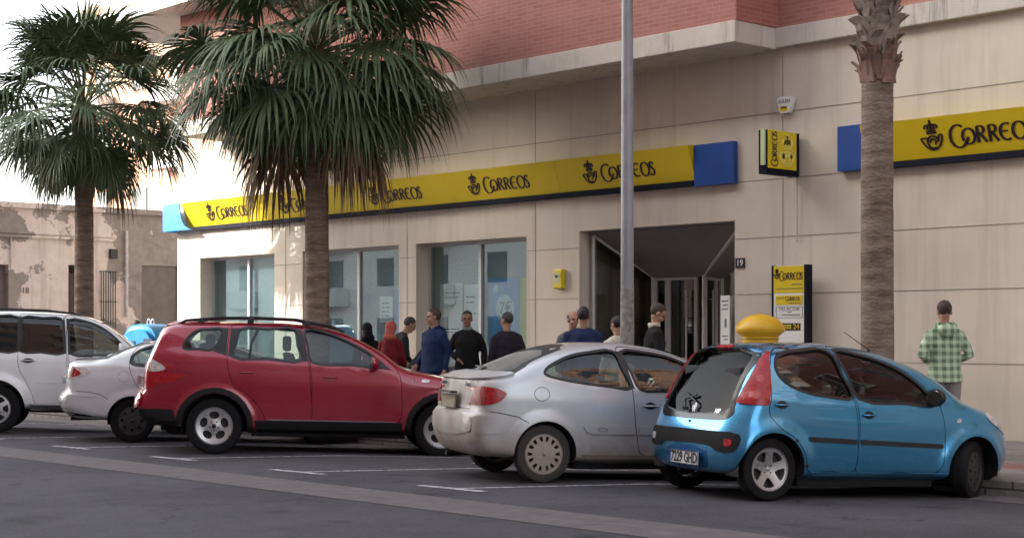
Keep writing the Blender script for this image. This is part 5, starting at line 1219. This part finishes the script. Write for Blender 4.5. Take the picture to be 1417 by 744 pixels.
def palm(x,y,h,r0,r1,label,n_f,plen,blen,seed,dead=10,bare=0,elmin=-62,lean=(0,0)):
    rn=random.Random(seed); z0=gz(y) if y<14.1 else .09
    root=empty('palm_tree',(x,y,z0)); tag(root,label,'palm tree','palm trees along the pavement')
    bm=bmesh.new(); K=60; pts=[];rad=[]
    for i in range(K+1):
        f=i/K; z=-.1+f*(h+.1); pts.append((lean[0]*f*f+.012*math.sin(5*f+seed),lean[1]*f*f,z)); rad.append((r0+(r1-r0)*f)*(1+.10*math.exp(-z/.35))*(1+rn.uniform(-.012,.012)))
    tube(bm,pts,rad,20); obj('trunk',bm,BARK,root,smooth=True)
    top=Vector(pts[-1])
    # leaf boots under the crown
    bm=bmesh.new(); bmr=bmesh.new()
    nb=int(bare*125) if bare else 50; zlo=h-bare if bare else h-.55
    for i in range(nb):
        z=zlo+(h-zlo)*i/nb; a=i*2.4+rn.uniform(-.3,.3); f=z/h; rr_=(r0+(r1-r0)*f)*.93; o=Vector((rr_*math.cos(a)+lean[0]*f*f,rr_*math.sin(a)+lean[1]*f*f,z))
        out=Vector((math.cos(a),math.sin(a),0)); sd=Vector((-math.sin(a),math.cos(a),0)); L=rn.uniform(.13,.21); w_=rn.uniform(.05,.085); tl=rn.uniform(.1,.6); skew=rn.uniform(-1.1,1.1)
        b_=bmr if (bare and z<zlo+.28) else bm
        P0=o-Vector((0,0,.06)); P1=o+out*L*tl*.45+Vector((0,0,L*.5))+sd*skew*.05; P2=o+out*L*tl+Vector((0,0,L))*.9+sd*skew*.14
        V=[b_.verts.new(P0-sd*w_*1.2),b_.verts.new(P0+sd*w_*1.2),b_.verts.new(P1-sd*w_*.8),b_.verts.new(P1+sd*w_*.8),b_.verts.new(P2-sd*w_*.75),b_.verts.new(P2+sd*w_*.6)]
        Wv=[b_.verts.new(v.co+out*.018+Vector((0,0,-.006))) for v in V]
        for q in ((0,1,3,2),(2,3,5,4)): b_.faces.new([V[k] for k in q]); b_.faces.new([Wv[k] for k in reversed(q)])
        for q in ((0,2),(2,4),(4,5),(5,3),(3,1)): b_.faces.new((V[q[0]],V[q[1]],Wv[q[1]],Wv[q[0]]))
    o=obj('leaf_bases',bm,BOOT if bare else DEAD,root)
    if bare: obj('fresh_leaf_bases',bmr,BOOT2,root)
    else: bmr.free()
    bm=bmesh.new(); bp=bmesh.new(); 
    for i in range(n_f):
        f=i/n_f; el=R(82)*(1-f)+R(elmin)*f; az=i*2.39996+rn.uniform(-.25,.25); el+=R(rn.uniform(-15,15))*min(1,2.2*(1-f))
        lo_=sst(.55,1,f); frond(bm,bp,top+Vector((0,0,.28*(1-f)-.12)),az,el,plen*rn.uniform(.80,1.14)*(.8+.2*math.sin(f*math.pi))*(1-.28*lo_),blen*rn.uniform(.85,1.12)*(1-.12*lo_),rn,.85+.7*f)
    obj('crown',bm,LEAF,root,smooth=False); obj('leaf_stalks',bp,PET,root,smooth=True)
    if dead:
        bm=bmesh.new(); bp=bmesh.new()
        for i in range(dead):
            az=R(HEAD+(180 if i%2 else 0)+rn.uniform(-38,38)); frond(bm,bp,top+Vector((0,0,-.38)),az,R(rn.uniform(-52,-28)),plen*rn.uniform(.55,.85),blen*rn.uniform(.95,1.2),rn,2.4,16,True)
        obj('dead_leaves',bm,DEAD,root); obj('dead_stalks',bp,DEAD,root)
    return root
def at(px,Y):
    t=(px-708.5)/2210; D=Y/(.7337*t+.6794); return .6794*t*D-.7337*D
palm(at(438,15),15,5.85,.205,.17,'palm with a full green crown and dead hanging leaves, in front of the shop windows',98,1.66,1.36,11,dead=9,elmin=-54)
palm(at(116,15),15,5.75,.20,.165,'leftmost palm with an open crown, in front of the derelict house',68,1.45,1.2,5,dead=2,elmin=-60)
palm(at(1215,15),15,7.3,.185,.165,'right-hand palm showing only a bare trunk with cut leaf stubs at its top',30,1.15,1.05,9,dead=0,bare=3.05,elmin=5)
# lamp post
lx=at(868,13.95); r=empty('lamp_post',(lx,13.95,-.07)); tag(r,'tall grey steel lamp post standing at the kerb in front of the entrance','lamp post')
GAL=mat('galvanised_steel',(.30,.31,.33),.5,.35,var=.14,scale=4); GALD=mat('old_bill_residue',(.22,.21,.20),.85,var=.45,scale=16)
bm=bmesh.new(); tube(bm,[(0,0,0),(0,0,3),(0,0,6),(0,0,9)],[.085,.077,.068,.055],20); obj('pole',bm,GAL,r,smooth=True)
bm=bmesh.new(); tube(bm,[(0,0,.3),(0,0,1.3),(0,0,2.12)],[.086,.0835,.0815],20,False); obj('bill_residue',bm,GALD,r,smooth=True)
bm=bmesh.new(); tube(bm,[(0,0,8.9),(0,-.3,9.3),(0,-1.2,9.5)],.035,10); box(bm,(-.16,-1.95,9.44),(.16,-1.15,9.58),.04); obj('lamp_arm',bm,GAL,r,smooth=True,ang=40)
# mail box
YEL=mat('mailbox_yellow',(.62,.36,.008),.38,var=.08,scale=4)
r=empty('mail_box',(-11.93,15.07,.09)); tag(r,'yellow round post box with a domed lid behind the blue car','mail box'); r.scale=(.92,.92,1)
bm=bmesh.new(); lathe(bm,[(0,.0),(.27,0),(.27,.06),(.235,.08),(.235,1.42),(0,1.42)],36); bmesh.ops.recalc_face_normals(bm,faces=bm.faces); obj('body',bm,YEL,r,smooth=True,ang=40)
bm=bmesh.new(); lathe(bm,[(.235,1.40),(.30,1.445),(.318,1.475),(.312,1.51),(.275,1.565),(.205,1.615),(.12,1.65),(.05,1.665),(0,1.668)],36); bmesh.ops.recalc_face_normals(bm,faces=bm.faces); obj('lid',bm,YEL,r,smooth=True,ang=60)
obj('slot',BX((.19,-.10,1.2),(.243,.10,1.24),.003),M['black'],r)
bm=bmesh.new(); lathe(bm,[(.236,1.36),(.2385,1.362),(.2385,1.37),(.236,1.372)],36); obj('seam',bm,mat('dark_yellow_seam',(.25,.14,.01),.7),r)
# recycling container
RB=mat('container_blue',(.02,.28,.62),.45,var=.06,scale=3)
r=empty('recycling_container',(-28.95,16.75,.10)); tag(r,'bright blue domed recycling container with lifting rings near the building corner','container')
r.rotation_euler=(0,0,R(20)); r.scale=(.72,.72,.96)
bm=bmesh.new(); q=[(-.55,.0),(.55,.0),(.62,.5),(.64,1.0),(.60,1.35),(.46,1.58),(.25,1.68),(-.25,1.68),(-.46,1.58),(-.60,1.35),(-.64,1.0),(-.62,.5)]
q=rnd(q,2); plate([(a,b) for a,b in q],[],lambda u,v,d:(u,d-.6,v),1.2,bm); bmesh.ops.bevel(bm,geom=[e for e in bm.edges if len(e.link_faces)==2 and e.calc_face_angle(0)>1.0],offset=.12,segments=3,affect='EDGES'); obj('body',bm,RB,r,smooth=True,ang=50)
bm=bmesh.new()
for dx in (-.07,.07):
    P_=[(dx+.055*math.cos(k*math.pi/6),0,1.74+.07*math.sin(k*math.pi/6)) for k in range(13)]; tube(bm,P_,.014,6)
obj('lifting_ring',bm,M['white'],r,smooth=True)
obj('opening',BX((.25,-.615,1.1),(.55,-.598,1.4),.01),mat('dark_flap',(.01,.05,.12),.6),r); obj('opening',BX((-.45,-.615,1.1),(-.05,-.598,1.35),.01),mat('dark_flap',(0,0,0)),r)
bm=bmesh.new(); strokes(bm,[[(0,0),(.3,0)],[(.4,0),(.9,0)],[(1.0,0),(1.0,.3)]],lambda u,v,d:(-.43+u*.3,-.62-d,1.15+v*.3),.12,.12,.002); obj('marking',bm,M['white'],r)

bm=bmesh.new(); rn=random.Random(3); g=[[bm.verts.new((i*.045,j*.04,gz(12.35)+.012+rn.uniform(0,.03))) for j in range(4)] for i in range(5)]
for i in range(4):
    for j in range(3): bm.faces.new((g[i][j],g[i+1][j],g[i+1][j+1],g[i][j+1]))
lp=obj('paper_scrap',bm,M['white'],None,(-14.05,12.35,0)); tag(lp,'scrap of white paper lying on the road behind the silver coupe','paper')
# ============================================================ PEOPLE
SK=mat('skin',(.36,.20,.14),.55,var=.06,scale=20); SKD=mat('skin_darker',(.25,.135,.09),.55,var=.06,scale=20)
HB=mat('black_hair',(.012,.010,.009),.6,var=.3,scale=60); HBR=mat('short_dark_brown_hair',(.045,.028,.02),.7,var=.3,scale=60); HG=mat('grey_hair',(.05,.046,.044),.7,var=.3,scale=60)
EYE=mat('eye_dark',(.02,.015,.012),.2); SHOE=mat('dark_shoe',(.02,.018,.018),.5)
def cl(nm,c,var=.22): return mat(nm,c,.88,var=var,scale=7,bump=.35,bscale=9,spec=.25)
def person(label,x,y,face,h=1.75,top=None,low=None,hair=HB,skin=SK,arms=None,lean=0,nod=0,turn=0,hood=None,build=1.0,collar=None,long_coat=False,balding=False,z=None,extra=None,stride=.0,under=None):
    """local frame: faces +x, left +y; arms = [(elbow),(wrist)] for right (-y) then left, in metres at h=1.75"""
    k=h/1.75; zz=(.08+.0137*(y-14.3)) if z is None else z
    root_loc=(x,y,zz); rotz=R(face)
    A=arms or [((-.02,-.25,1.13),(.06,-.26,.88)),((-.02,.25,1.13),(.06,.26,.88))]
    ln=R(lean)
    def T(p):
        p=Vector(p); 
        if p.z>.95: q=p-Vector((0,0,.95)); p=Vector((q.x*math.cos(ln)+q.z*math.sin(ln),q.y,.95+q.z*math.cos(ln)-q.x*math.sin(ln)))
        return p*k
    B=build
    sh_=[T((0,-.178*B,1.365)),T((0,.178*B,1.365))]
    el=[T(A[0][0]),T(A[1][0])]; wr=[T(A[0][1]),T(A[1][1])]
    hips=[T((0,-.09,.93)),T((0,.09,.93))]; kn=[T((.02+stride,-.10,.50)),T((.02-stride,.10,.50))]; an=[T((-.02+stride,-.11,.09)),T((-.02-stride,.11,.09))]
    neck0=T((-.01,0,1.44)); hc=T((.02,0,1.625))
    HR=Matrix.Rotation(R(turn),4,'Z')@Matrix.Rotation(ln*.7+R(nod),4,'Y')
    def H(p): return hc+(HR@Vector(p))*k
    # body (skin): legs, trunk, arms, neck, head, hands
    bm=bmesh.new()
    tube(bm,[T((0,0,.90)),T((0,0,1.1)),T((0,0,1.3)),T((-.01,0,1.43))],[(.10*B*k,.14*B*k)]*2+[(.10*B*k,.15*B*k),(.06*k,.10*k)],14,up=(0,1,0))
    for i in (0,1):
        tube(bm,[hips[i],kn[i],an[i]],[.075*k,.052*k,.035*k],10); tube(bm,[sh_[i],el[i],wr[i]],[.045*k,.036*k,.027*k],10)
        ft=an[i]+Vector((.12,0,-.04))*k; tube(bm,[an[i]+Vector((-.03,0,-.03))*k,ft],[(.035*k,.035*k),(.035*k,.02*k)],8)
        # hand
        dv=(wr[i]-el[i]).normalized(); sg=-1 if i==0 else 1; side=Vector((1,0,0)); side=(side-dv*side.dot(dv)).normalized(); nrm_=dv.cross(side)
        pc=wr[i]+dv*.045*k; tube(bm,[wr[i]-dv*.01,pc,wr[i]+dv*.085*k],[(.020*k,.024*k),(.020*k,.040*k),(.015*k,.038*k)],10,up=side)
        for f_ in range(4):
            b0=wr[i]+dv*.078*k+side*(.028-.019*f_)*k; ln_=(.070,.078,.072,.056)[f_]*k; cur=nrm_*(-sg)*.5
            p1=b0+dv*ln_*.45; p2=p1+(dv+cur*.6).normalized()*ln_*.35; p3=p2+(dv*.6+cur).normalized()*ln_*.25; tube(bm,[b0-dv*.015*k,p1,p2,p3],[.0095*k,.0088*k,.008*k,.007*k],7)
        b0=wr[i]+dv*.03*k+side*.030*k; p1=b0+(dv+side*.8).normalized()*.035*k; p2=p1+(dv+side*.2).normalized()*.03*k; tube(bm,[b0-side*.015*k,p1,p2],[.013*k,.011*k,.009*k],7)
    tube(bm,[neck0-Vector((0,0,.05))*k,neck0.lerp(hc,.5),hc+(HR@Vector((-.015,0,-.03)))*k],[.062*k,.054*k,.056*k],12)
    hm=Matrix.Translation(hc)@HR
    def HE(c,r): ellipsoid(bm,(0,0,0),(1,1,1),rot=hm@Matrix.Translation(Vector(c)*k)@Matrix.Diagonal((r[0]*k,r[1]*k,r[2]*k,1)),u=18,v=14)
    HE((-.012,0,.035),(.098,.078,.092)); HE((.022,0,-.035),(.066,.058,.085)); HE((.062,0,-.085),(.028,.032,.026)); HE((.095,0,-.012),(.022,.014,.030)); HE((.083,0,.028),(.018,.052,.012)); HE((.086,0,-.052),(.013,.027,.009)); HE((.08,0,-.066),(.014,.022,.008))
    for sg in (-1,1): HE((-.005,sg*.078,-.005),(.020,.010,.034)); HE((.06,sg*.035,-.03),(.03,.024,.028))
    me=remesh(bm,.0085,1); o=tag(obj('person',me,skin,None,root_loc),label,'person'); o.rotation_euler=(0,0,rotz); root=o
    for sg in (-1,1):
        bm=bmesh.new(); ellipsoid(bm,H((.083,sg*.031,.005)),(.010*k,.014*k,.008*k)); obj('eye',bm,EYE,root,smooth=True)
    # lower garment
    bm=bmesh.new()
    tube(bm,[T((0,0,1.04)),T((0,0,.95)),T((0,0,.84))],[(.125*B*k,.165*B*k),(.13*B*k,.175*B*k),(.10*k,.15*k)],16,up=(0,1,0))
    for i in (0,1): tube(bm,[hips[i]+Vector((0,0,-.02)),hips[i].lerp(kn[i],.5),kn[i],kn[i].lerp(an[i],.6),an[i]+Vector((0,0,.0))],[.105*k,.092*k,.074*k,.070*k,.068*k],12)
    obj('trousers',remesh(bm,.014,4),low,root)
    for i in (0,1):
        bm=bmesh.new(); a0=an[i]+Vector((-.05,0,-.05))*k; tube(bm,[a0,a0+Vector((.10,0,.01))*k,a0+Vector((.21,0,-.01))*k,a0+Vector((.25,0,-.018))*k],[(.038*k,.045*k),(.046*k,.048*k),(.045*k,.030*k),(.028*k,.018*k)],10); obj('shoe',bm,SHOE,root,smooth=True)
    # jacket
    bm=bmesh.new(); hem=.58 if long_coat else .83
    tube(bm,[T((0,0,hem)),T((0,0,.93)),T((.01,0,1.08)),T((.01,0,1.27)),T((-.005,0,1.40)),T((-.01,0,1.475))],[(.165*B*k,.205*B*k),(.150*B*k,.195*B*k),(.140*B*k,.180*B*k),(.135*B*k,.19*B*k),(.10*B*k,.155*B*k),(.058*k,.075*k)],18,up=(0,1,0))
    for i in (0,1):
        sg=-1 if i==0 else 1
        tube(bm,[T((-.005,sg*.055*B,1.425)),sh_[i]+Vector((0,0,-.01)),sh_[i].lerp(el[i],.5),el[i],el[i].lerp(wr[i],.55),wr[i]-(wr[i]-el[i]).normalized()*.01],[.062*k,.070*k,.062*k,.055*k,.048*k,.040*k],12)
    me=remesh(bm,.013,4)
    for v in me.vertices:
        nz_=noise.noise(v.co*9)*.010+noise.noise(v.co*22)*.004; v.co+=v.normal*nz_
    jk=obj('jacket',me,top,root)
    if collar: 
        bm=bmesh.new(); lathe(bm,[(.068*k,-.03*k),(.080*k,.0),(.074*k,.035*k),(.064*k,.03*k),(.064*k,-.02*k)],20); bmesh.ops.transform(bm,matrix=Matrix.Translation(T((-.012,0,1.475))),verts=bm.verts); obj('collar',bm,collar,root,smooth=True)
    if hood:
        bm=bmesh.new(); ellipsoid(bm,T((-.10,0,1.42)),(.065*k,.12*k,.085*k),u=18,v=12); tube(bm,[T((-.06,-.11,1.46)),T((-.02,-.09,1.50)),T((.04,-.06,1.47))],.025*k,8); tube(bm,[T((-.06,.11,1.46)),T((-.02,.09,1.50)),T((.04,.06,1.47))],.025*k,8)
        obj('hood',remesh(bm,.012,4),hood,root)
    # hair or scarf
    bm=bmesh.new()
    if extra and extra[0]=='scarf':
        for c,r_ in (((-.018,0,.030),(.112,.096,.108)),((-.03,0,-.06),(.095,.090,.10)),((-.02,0,-.15),(.105,.125,.08))): ellipsoid(bm,(0,0,0),(1,1,1),rot=hm@Matrix.Translation(Vector(c)*k)@Matrix.Diagonal((r_[0]*k,r_[1]*k,r_[2]*k,1)),u=18,v=14)
        me=remesh(bm,.010,3); b2=bmesh.new(); b2.from_mesh(me)
        inv=hm.inverted()
        rm=[v for v in b2.verts if (inv@v.co).x>.055*k and abs((inv@v.co).y)<.058*k and -.105*k<(inv@v.co).z<.085*k]
        bmesh.ops.delete(b2,geom=rm,context='VERTS'); o=obj('headscarf',b2,extra[1],root,smooth=True)
    elif hair:
        ellipsoid(bm,(0,0,0),(1,1,1),rot=hm@Matrix.Translation(Vector((-.018,0,.040))*k)@Matrix.Diagonal((.104*k,.085*k,.098*k,1)),u=28,v=20)
        inv=hm.inverted(); rm=[]
        for v in bm.verts:
            q=inv@v.co/k
            line=.055-.0*q.x
            if q.x>.045 and q.z<.080: rm.append(v)
            elif q.x>.0 and q.z<.01+.5*q.x: rm.append(v)
            elif q.z<-.055: rm.append(v)
            elif balding and q.z>.075: rm.append(v)
            else: v.co+=Vector((noise.noise(v.co*40),noise.noise(v.co*40+Vector((9,0,0))),noise.noise(v.co*40+Vector((0,9,0)))))*.006-(v.co-hc).normalized()*.003
        bmesh.ops.delete(bm,geom=rm,context='VERTS'); obj('hair',bm,hair,root,smooth=True)
    return root
n=NT('green_plaid_cloth',.9); x=n.xyz()
def stripes(v,f,ph): return n.math('GREATER_THAN',n.math('FRACT',n.math('ADD',n.math('MULTIPLY',v,f),ph),0),.5)
s1=stripes(x[1],11.5,.25); s2=stripes(x[2],11.5,.1); sm=n.math('MULTIPLY',n.math('ADD',s1,s2),.5); a=n.noise(5,4)
t1=n.math('LESS_THAN',n.math('ABSOLUTE',n.math('SUBTRACT',n.math('FRACT',n.math('MULTIPLY',x[1],11.5),0),.05),0),.05)
c=n.mix(sm,(.50,.64,.44),(.11,.17,.10)); c=n.mix(n.rng(a,.35,.65,0,.2),c,(.5,.6,.45)); n.color(c); n.bump(n.noise(9,4),.4,.02); PLAID=n.m
FR=lambda a:HEAD+a   # a = 0 faces camera right; 90 away from the camera; -90 towards it
DEN=cl('dark_denim',(.03,.035,.05)); GREYT=cl('grey_sweat_cloth',(.26,.25,.255),.1); BLK=cl('black_cloth',(.009,.009,.010)); NAVY=cl('navy_cloth',(.012,.022,.065)); BLU=cl('royal_blue_cloth',(.010,.020,.075)); CRM=cl('cream_cloth',(.50,.45,.38),.08)
person('man seen from behind in a green checked hooded jacket and grey trousers by the wall',-10.17,16.25,FR(90),1.79,PLAID,GREYT,HBR,SK,[((-.06,-.27,1.14),(.17,-.13,1.06)),((-.06,.27,1.14),(.17,.13,1.06))],nod=22,hood=PLAID,build=.98,collar=cl('dark_green_cloth',(.06,.11,.05)))
person('heavy man in a royal blue hooded jacket facing left in front of the shop window',-18.40,15.45,FR(-140),1.80,BLU,DEN,HBR,SK,[((-.05,-.28,1.13),(.14,-.25,.93)),((-.04,.27,1.13),(.03,.28,.85))],turn=-25,hood=BLU,build=1.18)
person('dark haired man in an open black jacket facing the road beside the blue poster',-18.44,16.14,FR(-100),1.77,BLK,BLK,HB,SKD,[((.02,-.27,1.13),(.18,-.10,1.02)),((-.02,.26,1.13),(.05,.27,.88))],turn=12,collar=cl('checked_shirt_grey',(.2,.22,.22)))
person('man seen from behind in a dark jacket reading the blue poster',-17.66,16.25,FR(110),1.74,cl('dark_plum_cloth',(.022,.020,.032)),BLK,HG,SK,turn=30,build=1.08)
person('woman in a dark red coat and salmon pink headscarf behind the red bonnet',-20.02,15.9,FR(60),1.62,cl('dark_red_cloth',(.15,.012,.02)),BLK,None,SK,[((.02,-.25,1.10),(.15,-.2,.95)),((.02,.25,1.10),(.15,.2,.95))],extra=('scarf',cl('salmon_cloth',(.42,.11,.085))),long_coat=True,nod=10)
person('man in black stooping beside the woman in the pink headscarf',-20.55,16.3,FR(20),1.78,cl('charcoal_cloth',(.022,.024,.026)),BLK,HG,SK,[((.15,-.26,1.12),(.3,-.2,.95)),((.15,.26,1.12),(.3,.2,.95))],lean=28,nod=10,build=1.1)
person('woman in a black headscarf and coat at the left end of the queue',-21.15,16.3,FR(120),1.60,BLK,BLK,None,SK,extra=('scarf',BLK),long_coat=True,nod=14)
person('dark haired person in black bending low between the red coat and the blue jacket',-19.24,15.75,FR(15),1.60,BLK,BLK,HB,SK,[((.2,-.2,1.0),(.3,-.2,.85)),((.2,.2,1.0),(.3,.2,.85))],lean=38,nod=20)
person('balding man in a grey coat looking towards the road beside the navy jacket',-15.93,15.91,FR(-60),1.74,cl('grey_coat_cloth',(.10,.10,.105)),DEN,HG,SK,turn=-10,balding=True)
person('broad man seen from behind in a navy blue jacket left of the lamp post',-15.12,15.31,FR(80),1.79,NAVY,DEN,HB,SKD,[((-.02,-.30,1.14),(.12,-.26,.95)),((-.02,.30,1.14),(.12,.26,.95))],build=1.18)
person('dark haired person in a cream jumper partly behind the lamp post',-14.58,15.41,FR(125),1.66,CRM,BLK,HB,SK,nod=8)
person('man in a black suit jacket looking down to the right of the lamp post',-14.02,15.47,FR(5),1.82,BLK,BLK,HBR,SK,[((.05,-.24,1.14),(.28,-.14,1.08)),((.05,.24,1.14),(.28,.14,1.08))],nod=34,lean=4,collar=CRM)
person('sunlit man with cropped hair beside the blue recycling container',-30.35,17.2,FR(-20),1.70,cl('pale_grey_cloth',(.40,.38,.37)),DEN,HBR,SK,nod=22)
